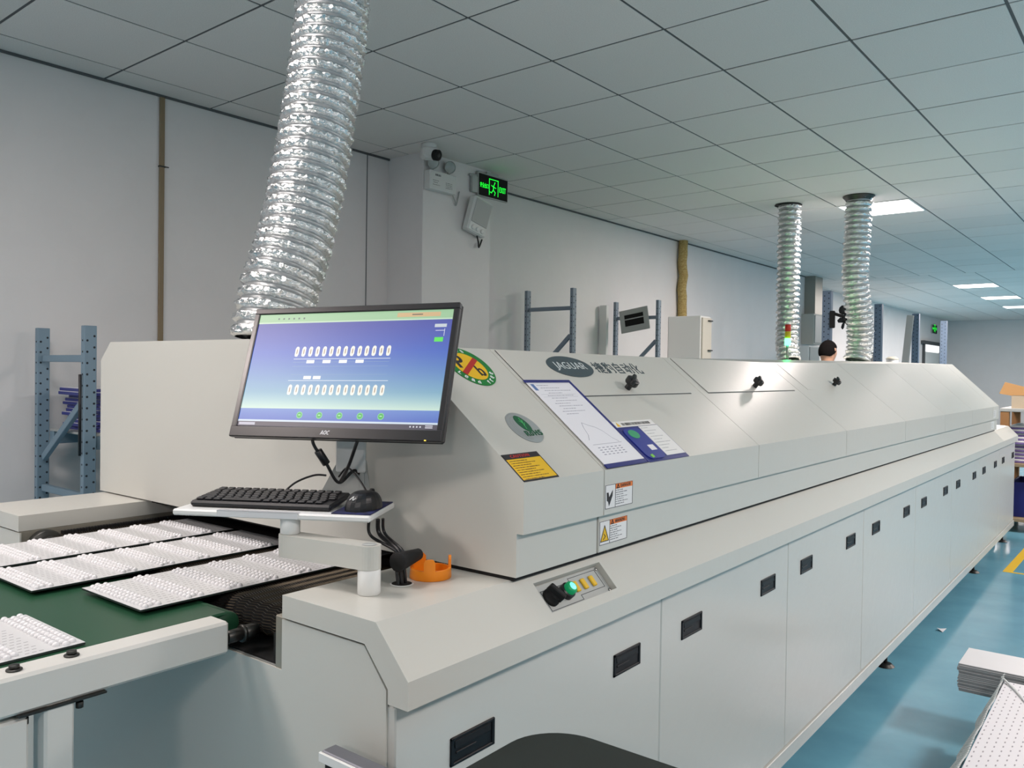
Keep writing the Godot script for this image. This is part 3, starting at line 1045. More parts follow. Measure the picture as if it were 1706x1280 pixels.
# ---------------------------------------------------------------- green infeed conveyor
func build_infeed() -> void:
	var t := thing("infeed_conveyor", "infeed conveyor with dark green belt and pale side rails", "conveyor", MT, Vector3(0.2, 0, -1.75))
	var mb := MB.new()
	mb.box(Vector3(-0.9, 0.928, -2.19), Vector3(0.885, 0.938, -1.366), 0.003)
	mb.cyl(Vector3(0.885, 0.913, -2.19), Vector3(0.885, 0.913, -1.366), 0.025, 24)
	mb.box(Vector3(-0.9, 0.888, -2.19), Vector3(0.885, 0.898, -1.366), 0.003)
	part("belt", mb, M.green_belt, t)
	mb = MB.new()
	mb.box(Vector3(-0.9, 0.898, -2.18), Vector3(0.86, 0.928, -1.375))
	part("bed", mb, M.dark_steel, t)
	for s in [[-1.366, -1.308], [-2.25, -2.192]]:
		mb = MB.new()
		mb.box(Vector3(-0.95, 0.881, s[0]), Vector3(0.851, 0.940, s[1]), 0.005)
		part("side_rail", mb, M.rail_paint, t)
	for u in [0.505, 0.588, -0.2, -0.3]:
		mb = MB.new()
		mb.cyl(Vector3(u, 0.940, -1.337), Vector3(u, 0.943, -1.337), 0.0115, 18)
		mb.cyl(Vector3(u, 0.943, -1.337), Vector3(u, 0.949, -1.337), 0.0075, 6)
		part("bolt", mb, M.dark_steel, t)
	# roller shaft poking out of the near rail's end
	mb = MB.new()
	mb.cyl(Vector3(0.855, 0.905, -1.325), Vector3(0.885, 0.905, -1.325), 0.012, 14)
	mb.cyl(Vector3(0.885, 0.905, -1.325), Vector3(0.892, 0.905, -1.325), 0.0165, 14)
	mb.cyl(Vector3(0.892, 0.905, -1.325), Vector3(0.92, 0.905, -1.325), 0.0145, 6)
	part("tension_bolt", mb, M.dark_steel, t)
	for w in [-1.33, -2.225]:
		for u in [0.559, -0.7]:
			mb = MB.new()
			mb.box(Vector3(u - 0.022, 0.0, w - 0.022), Vector3(u + 0.022, 0.881, w + 0.022), 0.004)
			part("leg", mb, M.rail_paint, t)
			mb = MB.new()
			mb.box(Vector3(u - 0.06, 0.877, w - 0.02), Vector3(u + 0.07, 0.881, w + 0.026), 0.001)
			for q in [-0.045, 0.035]: mb.cyl(Vector3(u + q, 0.86, w + 0.008), Vector3(u + q, 0.87, w + 0.008), 0.006, 8)
			part("bracket", mb, M.dark_steel, t)
	mb = MB.new()
	mb.box(Vector3(0.25, 0.25, -1.345), Vector3(0.518, 0.872, -1.315), 0.004)
	part("side_guard", mb, M.rail_paint, t)
	mb = MB.new()
	mb.box(Vector3(-0.7, 0.15, -2.225), Vector3(-0.66, 0.2, -1.33), 0.003)
	mb.box(Vector3(0.54, 0.15, -2.225), Vector3(0.58, 0.2, -1.33), 0.003)
	part("crossbar", mb, M.rail_paint, t)

# ---------------------------------------------------------------- lens boards on the belt
func build_boards() -> void:
	var L := 0.63
	var W := 0.234
	var img := Image.create(1024, 384, false, Image.FORMAT_RGB8)
	img.fill(c8(206, 207, 208))
	var px := 1024.0 / L
	var bands := []
	var x := 0.014
	while x < L - 0.03:
		bands.append(x)
		x += 0.0875
	for b in bands:
		for r in 3:
			for k in 15:
				var cx: float = b + 0.046 + r * 0.0105 + (0.005 if k % 2 else 0.0)
				img.fill_rect(Rect2i(int(cx * px), int((0.012 + k * 0.015) * px), 11, 3), c8(92, 94, 98))
	var top := printed("board_print", ImageTexture.create_from_image(img), 0.35)
	var dome := MB.new()
	for b in bands:
		for r in 3:
			for k in 16:
				var c := Vector3(b + r * 0.0128, 0.004, -0.010 - k * 0.0138 - (0.0069 if r % 2 else 0.0))
				if c.z < -W + 0.006: continue
				dome.xf = Transform3D(Basis(), c)
				dome.lathe([Vector2(0.0062, 0), Vector2(0.0061, 0.002), Vector2(0.0048, 0.0046), Vector2(0.0026, 0.0062), Vector2(0, 0.0067)], 9)
	var t := thing("lens_board", "white lens-covered board half way onto the mesh belt, nearest the monitor arm", "board", MT, Vector3.ZERO, "lens boards riding the belts")
	var mb := MB.new()
	mb.box(Vector3(0, 0, -W), Vector3(L, 0.0035, 0))
	part("panel", mb, M.board_edge, t)
	mb = MB.new()
	mb.quad(Vector3(0, 0.004, 0), Vector3(L, 0.004, 0), Vector3(L, 0.004, -W), Vector3(0, 0.004, -W))
	mb.quad(Vector3(0, 0.0035, 0), Vector3(L, 0.0035, 0), Vector3(L, 0.004, 0), Vector3(0, 0.004, 0))
	mb.quad(Vector3(0, 0.0035, -W), Vector3(0, 0.0035, 0), Vector3(0, 0.004, 0), Vector3(0, 0.004, -W))
	part("face_sheet", mb, top, t)
	part("lenses", dome, M.lens, t).set_meta("kind", "stuff")
	var y := 0.9462
	t.transform = MT * Transform3D(Basis(), Vector3(0.764, y, -1.46))
	again(t, MT * Transform3D(Basis(), Vector3(0.69, y, -1.745)), "white lens-covered board between two others on the belts")
	again(t, MT * Transform3D(Basis(), Vector3(0.685, y, -2.008)), "white lens-covered board running along the oven's rear deck")
	again(t, MT * Transform3D(Basis(Vector3.UP, PI), Vector3(0.628, 0.939, -1.378 - W)), "white lens-covered board lying wholly on the green belt beside the bolted rail")

# ---------------------------------------------------------------- monitor, arm, tray, keyboard, mouse, tape stand, cables
func build_workstation() -> void:
	# swivel arm
	var t := thing("tray_arm", "off-white swivel arm on a round post holding the keyboard tray", "arm", MT, Vector3(0.99, DECK, -1.092))
	var mb := MB.new()
	mb.cyl(Vector3(0.99, DECK, -1.092), Vector3(0.99, 1.046, -1.092), 0.0205, 28)
	part("post", mb, M.white_plastic, t)
	var a := Vector3(0.99, 0, -1.092)
	var b := Vector3(0.958, 0, -1.277)
	var d := (b - a).normalized()
	var sd := Vector3(d.z, 0, -d.x)
	var poly := PackedVector2Array()
	for i in 13:
		var q := -PI / 2 + PI * i / 12.0
		poly.append(Vector2(-cos(q), sin(q)) * 0.021)
	for i in 13:
		var q := PI / 2 - PI * i / 12.0
		poly.append(Vector2(a.distance_to(b), 0) + Vector2(cos(q), sin(q)) * 0.021)
	mb = MB.new()
	mb.xf = Transform3D(Basis(d, sd, d.cross(sd)), a)
	if d.cross(sd).y > 0: mb.prism(poly, 1.046, 1.088)
	else: mb.prism(poly, -1.088, -1.046)
	part("arm", mb, M.paint, t)
	mb = MB.new()
	mb.cyl(Vector3(b.x, 1.088, b.z), Vector3(b.x, 1.118, b.z), 0.0185, 24)
	part("tray_post", mb, M.white_plastic, t)
	mb = MB.new()
	mb.cyl(Vector3(0.99, 1.088, -1.092), Vector3(0.99, 1.0895, -1.092), 0.013, 20)
	part("cap", mb, M.grey_plastic, t)
	# tray; local x runs along its long front edge, z towards the operator
	var tb := Basis(Vector3(0.5053, 0, 0.8629), Vector3.UP, Vector3(-0.8629, 0, 0.5053))
	var T := MT * Transform3D(tb, Vector3(0.824, 1.118, -1.46))
	t = thing("keyboard_tray", "thin white keyboard tray on the swivel arm", "tray", T)
	mb = MB.new()
	mb.box(Vector3(0, 0, -0.165), Vector3(0.388, 0.012, 0), 0.003)
	part("plate", mb, M.white_plastic, t)
	mb = MB.new()
	mb.box(Vector3(0.2, 0, -0.262), Vector3(0.33, 0.010, -0.165), 0.002)
	part("rear_plate", mb, M.white_plastic, t)
	mb = MB.new()
	mb.box(Vector3(0.09, 0.0015, 0.0), Vector3(0.25, 0.013, 0.0008))
	mb.box(Vector3(0.09, 0.012, -0.012), Vector3(0.25, 0.0132, 0.0008))
	part("tape_strip", mb, mat("clear_tape", c8(210, 212, 214), 0.15), t)
	# monitor stand on the rear plate
	t = thing("monitor_stand", "pale grey monitor stand with a flat neck on the tray", "stand", T * Transform3D(Basis(), Vector3(0.262, 0.010, -0.215)))
	mb = MB.new()
	mb.prism(PackedVector2Array([Vector2(-0.055, 0.0), Vector2(0.06, 0.0), Vector2(0.048, 0.08), Vector2(-0.012, 0.08)]), -0.006, 0.0)
	part("foot_plate", mb, M.grey_plastic, t)
	mb = MB.new()
	mb.box(Vector3(-0.014, 0.055, 0.0), Vector3(0.05, 0.24, 0.012), 0.003)
	part("neck", mb, M.white_plastic, t)
	mb = MB.new()
	mb.box(Vector3(0.036, 0.002, 0.0), Vector3(0.046, 0.10, 0.004), 0.001)
	mb.box(Vector3(-0.05, 0.0, -0.03), Vector3(0.06, 0.004, 0.03), 0.001)
	part("brace", mb, M.grey_plastic, t)
	# monitor
	var mbas := Basis(Vector3.UP, -1.2598) * Basis(Vector3.RIGHT, -0.3321) * Basis(Vector3.BACK, 0.0178)
	var MX := MT * Transform3D(mbas, Vector3(1.1056, 1.3972, -1.3098))
	t = thing("monitor", "black widescreen monitor tilted back, showing a blue oven-control screen", "monitor", MX * Transform3D(Basis(), Vector3(0, -0.145, 0)), Vector3.ZERO)
	org[t] = Vector3(0, -0.145, 0)
	var W := 0.49
	var H := 0.29
	mb = MB.new()
	# bezel frame
	mb.box(Vector3(-W / 2, H / 2 - 0.014, -0.012), Vector3(W / 2, H / 2, 0), 0.002)
	mb.box(Vector3(-W / 2, -H / 2, -0.012), Vector3(W / 2, -H / 2 + 0.024, 0.001), 0.002)
	for s in [-1.0, 1.0]: mb.box(Vector3(s * (W / 2 - 0.0065) - 0.0065, -H / 2 + 0.02, -0.012), Vector3(s * (W / 2 - 0.0065) + 0.0065, H / 2 - 0.012, 0), 0.002)
	part("bezel", mb, mat("bezel", c8(26, 26, 29), 0.28), t)
	mb = MB.new()
	mb.box(Vector3(-W / 2, -H / 2, -0.022), Vector3(W / 2, H / 2, -0.012), 0.004)
	mb.box(Vector3(-0.17, -0.1, -0.045), Vector3(0.17, 0.1, -0.022), 0.01)
	part("back_shell", mb, M.black, t)
	mb = MB.new()
	var sx := W / 2 - 0.013
	mb.quad(Vector3(-sx, -H / 2 + 0.024, -0.0035), Vector3(sx, -H / 2 + 0.024, -0.0035), Vector3(sx, H / 2 - 0.014, -0.0035), Vector3(-sx, H / 2 - 0.014, -0.0035))
	part("screen", mb, screen_material(), t)
	var lo := lettering("logo", "AOC", 0.02, 0.0085, Transform3D(Basis(Vector3(1, 0, 0), Vector3(0.25, 1, 0), Vector3(0, 0, 1)), Vector3(-0.012, -H / 2 + 0.0125, 0.001)), M.paper, t)
	mb = MB.new()
	mb.box(Vector3(W / 2 - 0.035, -H / 2 + 0.001, 0), Vector3(W / 2 - 0.031, -H / 2 + 0.003, 0.0014))
	part("power_light", mb, glow("power_glow", Color(1.0, 0.85, 0.3), 1.0), t)
	var sl := AreaLight3D.new()
	sl.name = "screen_lamp"
	sl.area_size = Vector2(sx * 1.9, H * 0.8)
	sl.light_energy = 0.03
	sl.light_color = Color(0.7, 0.82, 1.0)
	sl.shadow_enabled = true
	t.add_child(sl)
	sl.transform = Transform3D(Basis(Vector3.UP, PI), Vector3(0, 0.15, 0.003))
	# keyboard
	t = thing("keyboard", "black keyboard lying on the white tray", "keyboard", T * Transform3D(Basis(Vector3.RIGHT, 0.07), Vector3(0.02, 0.0125, -0.028)))
	mb = MB.new()
	mb.box(Vector3(0, 0, -0.118), Vector3(0.283, 0.012, 0), 0.004)
	part("body", mb, M.black, t)
	for s in [0.03, 0.24]:
		mb = MB.new()
		mb.box(Vector3(s, -0.006, -0.112), Vector3(s + 0.02, 0.002, -0.105), 0.001)
		part("foot", mb, M.black, t)
	var key := MB.new()
	key.prism(rounded(0.0142, 0.0142, 0.002, 2), 0, 0.004)
	var keys := {}
	for row in 6:
		var z := -0.016 - row * 0.0172 - (0.003 if row == 5 else 0.0)
		var xx := 0.008
		while xx < 0.27:
			var w := 0.0142
			if row == 0 and xx > 0.06 and xx < 0.07: w = 0.08
			elif row in [1, 2, 3] and xx < 0.01: w = 0.0142 + 0.005 * (4 - row)
			if xx + w > 0.276: break
			if not keys.has(w):
				var kb := MB.new()
				kb.box(Vector3(0, 0, -0.0142), Vector3(w, 0.0042, 0), 0.0014)
				keys[w] = kb.mesh()
			var ki := part("key", keys[w], mat("key_black", c8(30, 30, 33), 0.5) if not M.has("key_black") else M.key_black, t)
			ki.position = Vector3(xx, 0.0118, z + 0.006)
			xx += w + 0.0032
	# mouse and its pad
	t = thing("mouse_pad", "dark blue patterned mouse pad under the mouse", "mouse pad", T * Transform3D(Basis(), Vector3(0.31, 0.012, -0.01)))
	mb = MB.new()
	mb.box(Vector3(0, 0, -0.15), Vector3(0.076, 0.0025, 0), 0.0008)
	var pm := mat("pad", Color.WHITE, 0.8)
	pm.albedo_texture = noise_tex(0.04, 77, c8(8, 10, 30), c8(30, 42, 110), false, 0, 128)
	triplanar(pm, 8.0)
	part("sheet", mb, pm, t)
	t = thing("mouse", "black computer mouse beside the keyboard", "mouse", T * Transform3D(Basis(Vector3.UP, -0.25), Vector3(0.354, 0.0145, -0.07)))
	mb = MB.new()
	var rings := 10
	var seg := 20
	var grid := []
	for i in rings + 1:
		var ph := PI / 2 * i / rings
		var row := []
		for j in seg:
			var q := TAU * j / seg
			var z: float = 0.05 * sin(q) * pow(cos(ph), 0.55)
			var xw: float = 0.029 * cos(q) * pow(cos(ph), 0.45)
			row.append(Vector3(xw, 0.034 * sin(ph) * (1.0 - 0.18 * (z / 0.05) * (z / 0.05)), z))
		grid.append(row)
	for i in rings:
		for j in seg:
			var j2 := (j + 1) % seg
			mb.quad(grid[i][j2], grid[i][j], grid[i + 1][j], grid[i + 1][j2])
	part("shell", mb, M.black, t)
	mb = MB.new()
	mb.cyl(Vector3(-0.003, 0.028, -0.028), Vector3(0.003, 0.028, -0.028), 0.007, 14)
	part("wheel", mb, M.matte_black, t)
	mb = MB.new()
	strokes(mb, [[[0, 0], [.5, 1], [.6, 0]], [[.7, 0], [1, .6]]], Transform3D(Basis(Vector3(1, 0, 0), Vector3(0, 0.75, -0.66), Vector3(0, 0.66, 0.75)), Vector3(-0.005, 0.0215, 0.0415)), 0.011, 0.008, 0.0012)
	part("logo", mb, M.silver_print, t)
	# orange tape stand
	var o := Vector3(1.148, DECK, -1.092)
	t = thing("tape_stand", "round orange plastic holder with three upright tabs", "holder", MT, o)
	mb = MB.new()
	mb.xf = Transform3D(Basis(), o)
	mb.lathe([Vector2(0, 0), Vector2(0.039, 0), Vector2(0.0405, 0.0015), Vector2(0.0395, 0.019), Vector2(0.038, 0.0195), Vector2(0.0345, 0.0195), Vector2(0.0345, 0.004), Vector2(0, 0.004)], 40)
	part("dish", mb, M.orange, t)
	for q in [[1.75, 0.72], [3.85, 0.28], [-0.72, 0.16]]:
		# angle on the plan, half width; measured from the u axis towards the wall
		var tab := MB.new()
		tab.xf = Transform3D(Basis(), o)
		var k := 10
		for i in k:
			var a0: float = q[0] - q[1] + 2 * q[1] * i / k
			var a1: float = q[0] - q[1] + 2 * q[1] * (i + 1) / k
			var e0 := Vector3(cos(a0), 0, -sin(a0))
			var e1 := Vector3(cos(a1), 0, -sin(a1))
			var hb := 0.018
			var round0 := 1.0 - pow(absf(2.0 * i / k - 1.0), 6) * 0.3
			var round1 := 1.0 - pow(absf(2.0 * (i + 1) / k - 1.0), 6) * 0.3
			var h0 := 0.018 + 0.024 * round0
			var h1 := 0.018 + 0.024 * round1
			var R := 0.0395
			var r := 0.0348
			tab.quad(e0 * R + Vector3(0, hb, 0), e1 * R + Vector3(0, hb, 0), e1 * R + Vector3(0, h1, 0), e0 * R + Vector3(0, h0, 0))
			tab.quad(e1 * r + Vector3(0, hb, 0), e0 * r + Vector3(0, hb, 0), e0 * r + Vector3(0, h0, 0), e1 * r + Vector3(0, h1, 0))
			tab.quad(e0 * R + Vector3(0, h0, 0), e1 * R + Vector3(0, h1, 0), e1 * r + Vector3(0, h1, 0), e0 * r + Vector3(0, h0, 0))
			if i == 0: tab.quad(e0 * r + Vector3(0, hb, 0), e0 * R + Vector3(0, hb, 0), e0 * R + Vector3(0, h0, 0), e0 * r + Vector3(0, h0, 0))
			if i == k - 1: tab.quad(e1 * R + Vector3(0, hb, 0), e1 * r + Vector3(0, hb, 0), e1 * r + Vector3(0, h1, 0), e1 * R + Vector3(0, h1, 0))
		part("tab", tab, M.orange, t)
	# cables
	cables(T, MX)

func curve(pts: Array, k := 8) -> Array:
	var c := Curve3D.new()
	for i in pts.size():
		var tn: Vector3 = (pts[mini(i + 1, pts.size() - 1)] - pts[maxi(i - 1, 0)]) / 6.0
		c.add_point(pts[i], -tn, tn)
	var out := []
	for i in (pts.size() - 1) * k + 1:
		var s := float(i) / k
		out.append(c.sample(mini(int(s), pts.size() - 2), s - mini(int(s), pts.size() - 2)))
	return out

func cables(T: Transform3D, MX: Transform3D) -> void:
	var inv := MT.affine_inverse()
	var mon := func(x: float, y: float, z: float) -> Vector3: return inv * (MX * Vector3(x, y, z))
	var try := func(x: float, y: float, z: float) -> Vector3: return inv * (T * Vector3(x, y, z))
	var knot: Vector3 = try.call(0.262, 0.046, -0.185)
	var p0: Vector3 = mon.call(-0.055, -0.12, -0.024)
	var t := thing("monitor_cable", "black monitor cable with a thick ferrite core", "cable", MT, p0)
	var mb := MB.new()
	var p1: Vector3 = mon.call(-0.05, -0.15, -0.022)
	var mid := (p1 + knot) * 0.5
	mb.tube(curve([p0, p1, mid, knot, try.call(0.29, 0.07, -0.2), try.call(0.30, 0.05, -0.23)]), 0.0034, 8)
	part("cord", mb, M.black, t)
	mb = MB.new()
	var dd := (knot - p1).normalized()
	mb.cyl(p1 + dd * 0.018, p1 + dd * 0.052, 0.0085, 16)
	part("ferrite_core", mb, M.black, t)
	p0 = mon.call(0.055, -0.12, -0.024)
	t = thing("monitor_cable", "black monitor cable running straight down to the bundle", "cable", MT, p0)
	mb = MB.new()
	mb.tube(curve([p0, mon.call(0.05, -0.15, -0.022), (mon.call(0.05, -0.15, -0.022) + knot) * 0.5 + Vector3(0, -0.004, 0.004), knot + Vector3(0.002, 0.003, 0.004)]), 0.0036, 8)
	part("cord", mb, M.black, t)
	t = thing("mouse_cable", "thin black cable looping from the bundle to the mouse", "cable", MT, knot)
	mb = MB.new()
	mb.tube(curve([knot + Vector3(0, 0.012, 0), try.call(0.285, 0.078, -0.175), try.call(0.32, 0.055, -0.15), try.call(0.35, 0.026, -0.122)]), 0.002, 6)
	part("cord", mb, M.black, t)
	t = thing("keyboard_cable", "thin black cable arching up behind the keyboard", "cable", MT, try.call(0.17, 0.02, -0.15))
	mb = MB.new()
	mb.tube(curve([try.call(0.15, 0.018, -0.145), try.call(0.175, 0.045, -0.165), try.call(0.21, 0.06, -0.18), try.call(0.235, 0.06, -0.185)]), 0.0022, 6)
	part("cord", mb, M.black, t)
	# bundle from the tray down to the grommet in the deck
	var g := Vector3(1.075, DECK, -1.096)
	t = thing("cable_bundle", "bundle of black cables dropping from the tray into the deck", "cable", MT, g)
	var kk := 0
	for s in [[0.372, -0.045, -0.006], [0.385, -0.06, 0.0], [0.392, -0.07, 0.006]]:
		mb = MB.new()
		var st: Vector3 = try.call(s[0], -0.004, s[1])
		mb.tube(curve([st, st + Vector3(0.006, -0.03, 0.0), g + Vector3(-0.008 + s[2], 0.062, 0.002 * kk), g + Vector3(-0.004 + s[2] * 1.2, 0.03, 0.003 * kk - 0.003), g + Vector3(s[2] * 1.6, -0.01, 0.002)]), 0.0042 if kk == 1 else 0.003, 8)
		part("cord", mb, M.black, t)
		kk += 1
	mb = MB.new()
	mb.cyl(g + Vector3(-0.022, 0.046, 0.01), g + Vector3(0.048, 0.048, -0.004), 0.0185, 12, 0.011)
	part("tape_wrap", mb, M.matte_black, t)
	var gr := thing("cable_grommet", "black round cable hole in the oven's deck", "grommet", MT, g)
	mb = MB.new()
	mb.xf = Transform3D(Basis(), g)
	mb.lathe([Vector2(0.021, 0.0), Vector2(0.0225, 0.0008), Vector2(0.021, 0.0016), Vector2(0.019, 0.0016)], 30)
	part("rim", mb, M.white_plastic, gr)
	mb = MB.new()
	mb.cyl(g, g + Vector3(0, 0.0012, 0), 0.0205, 30)
	part("plug", mb, M.inside, gr)

func screen_material() -> StandardMaterial3D:
	var W := 1160
	var H := 630
	var img := Image.create(W, H, false, Image.FORMAT_RGB8)
	for y in H:
		var s := float(y) / H
		var c: Color
		if s < 0.35: c = c8(26, 40, 150).lerp(c8(40, 90, 190), s / 0.35)
		elif s < 0.7: c = c8(40, 90, 190).lerp(c8(120, 170, 196), (s - 0.35) / 0.35)
		else: c = c8(120, 170, 196).lerp(c8(206, 232, 216), (s - 0.7) / 0.15)
		if s > 0.845: c = c8(96, 134, 206).lerp(c8(60, 96, 190), (s - 0.845) / 0.12)
		img.fill_rect(Rect2i(0, y, W, 1), c)
	img.fill_rect(Rect2i(0, 0, W, 50), c8(150, 196, 150))
	img.fill_rect(Rect2i(0, 46, W, 8), c8(190, 220, 190))
	img.fill_rect(Rect2i(845, 12, 245, 24), c8(206, 172, 120))
	img.fill_rect(Rect2i(930, 20, 60, 6), c8(90, 80, 60))
	for i in 6: img.fill_rect(Rect2i(120 + i * 32, 22, 10, 10), c8(70, 96, 84))
	# two rows of zone bars with readouts, and the tunnel between them
	for row in 2:
		var y := 190 if row == 0 else 402
		for i in 14:
			var x := 282 + i * 42
			for k in 56:
				var half := int(9 * sqrt(maxf(0.0, 1.0 - pow((k - 28) / 29.0, 4))) * 1.4)
				img.fill_rect(Rect2i(x - half - int((k - 28) * 0.06), y + k, half * 2, 1), c8(240, 240, 230))
			img.fill_rect(Rect2i(x - 3, y + 14, 6, 28), c8(196, 176, 150))
			img.fill_rect(Rect2i(x - 1, y + 18, 3, 20), c8(120, 90, 70))
	img.fill_rect(Rect2i(270, 258, 575, 3), c8(220, 232, 240))
	img.fill_rect(Rect2i(262, 378, 590, 3), c8(220, 232, 240))
	for y in [276, 300, 345]: img.fill_rect(Rect2i(270, y, 570, 2), c8(110, 150, 190))
	for i in 4: img.fill_rect(Rect2i(352 + i * 98, 266, 48, 18), c8(242, 244, 244))
	for i in 2: img.fill_rect(Rect2i(352 + i * 58, 354, 46, 18), c8(242, 244, 244))
	# soldering status at the right
	img.fill_rect(Rect2i(1066, 78, 66, 18), c8(196, 206, 214))
	img.fill_rect(Rect2i(1074, 112, 50, 3), c8(230, 230, 240))
	img.fill_rect(Rect2i(1122, 104, 3, 40), c8(230, 230, 240))
	img.fill_rect(Rect2i(1074, 150, 48, 24), c8(70, 230, 70))
	# tool bar buttons and the task bar
	for i in 5:
		var c := Vector2(372 + i * 118, 566)
		for y in range(-18, 19):
			for x in range(-18, 19):
				if x * x + y * y < 18 * 18: img.set_pixel(int(c.x) + x, int(c.y) + y, c8(38, 176, 70) if x * x + y * y < 14 * 14 else c8(120, 210, 140))
		img.fill_rect(Rect2i(int(c.x) - 7, int(c.y) - 3, 14, 5), c8(180, 230, 180))
	img.fill_rect(Rect2i(0, 594, W, 10), c8(206, 222, 236))
	img.fill_rect(Rect2i(0, 604, W, 26), c8(46, 42, 66))
	img.fill_rect(Rect2i(10, 609, 100, 14), c8(190, 190, 206))
	for i in 4: img.fill_rect(Rect2i(1010 + i * 18, 612, 8, 8), c8(214, 214, 224))
	img.fill_rect(Rect2i(1094, 608, 40, 5), c8(214, 214, 224))
	img.fill_rect(Rect2i(1094, 617, 40, 5), c8(214, 214, 224))
	var m := mat("screen", c8(16, 16, 18), 0.4, 0.0, 0.68)
	m.emission_enabled = true
	m.emission = Color.BLACK
	m.emission_texture = ImageTexture.create_from_image(img)
	m.emission_energy_multiplier = 0.9
	return m

# ---------------------------------------------------------------- foil ducts
func duct_mesh(path: Array, r: float, pitch: float, segs: int, per: int, seed_: int, crush := 0.006) -> Array:
	var c := Curve3D.new()
	for i in path.size():
		var tn: Vector3 = (path[mini(i + 1, path.size() - 1)] - path[maxi(i - 1, 0)]) / 6.0
		c.add_point(path[i], -tn, tn)
	c.bake_interval = 0.01
	var L := c.get_baked_length()
	var rows := int(L / pitch * per)
	var nz := FastNoiseLite.new()
	nz.seed = seed_
	nz.frequency = 1.0
	nz.fractal_octaves = 2
	var grid := []
	var side := Vector3(0, 0, 1)
	for i in rows + 1:
		var s := L * i / rows
		var p := c.sample_baked(s, true)
		var d := (c.sample_baked(minf(s + 0.01, L), true) - c.sample_baked(maxf(s - 0.01, 0), true)).normalized()
		side = (side - d * side.dot(d)).normalized()
		var up := d.cross(side)
		var ph := fposmod(s / pitch, 1.0)
		var bulge: float = smoothstep(0.0, 0.14, ph) * (1.0 - smoothstep(0.58, 0.72, ph))
		var row := []
		for k in segs:
			var t := TAU * k / segs
			var e := side * cos(t) + up * sin(t)
			var rr := r * (0.895 + 0.105 * bulge)
			rr += bulge * crush * nz.get_noise_3d(e.x * 9.0 + s * 3.0, e.y * 9.0 + s * 40.0, e.z * 9.0)
			rr += 0.3 * crush * nz.get_noise_3d(e.x * 1.6, e.y * 1.6 + s * 5.0, e.z * 1.6 + 40.0)
			row.append(p + e * rr)
		grid.append(row)
	# smooth normals from neighbours
	var nr := []
	for i in rows + 1:
		var row := []
		for k in segs:
			var a: Vector3 = grid[mini(i + 1, rows)][k] - grid[maxi(i - 1, 0)][k]
			var b: Vector3 = grid[i][(k + 1) % segs] - grid[i][(k + segs - 1) % segs]
			row.append(b.cross(a).normalized())
		nr.append(row)
	# crinkled rings, and the smoother hoops between them
	var ring := MB.new()
	var hoop := MB.new()
	for i in rows:
		var ph := fposmod(L * (i + 0.5) / rows / pitch, 1.0)
		var mb := hoop if ph > 0.66 or ph < 0.03 else ring
		for k in segs:
			var q := (k + 1) % segs
			var n0: Vector3 = nr[i][k]
			mb.squad(grid[i][k], grid[i][q], grid[i + 1][q], grid[i + 1][k], n0, nr[i][q], nr[i + 1][q], nr[i + 1][k])
	return [ring, hoop]

func hose(parts: Array, t: Node3D) -> void:
	part("rings", parts[0], M.foil, t)
	part("hoops", parts[1], M.foil_hoop, t)

func build_ducts() -> void:
	var base := Vector3(1.352, 1.476, -1.9)
	var t := thing("foil_duct", "large crinkled foil duct rising behind the monitor", "duct", MT, base, "foil exhaust ducts")
	hose(duct_mesh([base, Vector3(1.357, 1.505, -1.9), Vector3(1.383, 1.612, -1.9), Vector3(1.431, 1.757, -1.9), Vector3(1.474, 1.937, -1.9), Vector3(1.507, 2.116, -1.9), Vector3(1.536, 2.294, -1.9), Vector3(1.556, 2.472, -1.9), Vector3(1.585, 2.889, -1.9)], 0.104, 0.0335, 112, 9, 5, 0.009), t)
	base = Vector3(7.06, 1.525, -2.5)
	t = thing("foil_duct", "slim straight foil duct behind the signal tower", "duct", MT, base, "foil exhaust ducts")
	hose(duct_mesh([Vector3(7.03, 1.525, -2.47), Vector3(7.06, 1.63, -2.50), Vector3(7.11, 1.8, -2.52), Vector3(7.11, 2.3, -2.52), Vector3(7.105, 2.889, -2.52)], 0.096, 0.048, 48, 7, 8, 0.012), t)
	var mb := MB.new()
	mb.xf = Transform3D(Basis(), Vector3(7.10, CEIL - 0.006, -2.53))
	mb.lathe([Vector2(0.08, 0.012), Vector2(0.11, 0.005), Vector2(0.116, 0.0), Vector2(0.095, -0.006)], 24)
	part("collar", mb, M.matte_black, t)
	base = Vector3(7.15, 1.532, -1.945)
	t = thing("foil_duct", "bent foil duct with a torn collar beside the ceiling light", "duct", MT, base, "foil exhaust ducts")
	hose(duct_mesh([base, Vector3(7.17, 1.66, -1.93), Vector3(7.12, 1.9, -1.925), Vector3(7.07, 2.2, -1.95), Vector3(7.085, 2.55, -1.945), Vector3(7.09, 2.889, -1.94)], 0.104, 0.046, 48, 7, 11, 0.014), t)
	mb = MB.new()
	mb.xf = Transform3D(Basis(), Vector3(7.085, CEIL - 0.01, -1.94))
	mb.lathe([Vector2(0.08, 0.012), Vector2(0.122, 0.01), Vector2(0.126, 0.004), Vector2(0.112, -0.012), Vector2(0.098, -0.03)], 24)
	part("collar", mb, M.dark_steel, t)

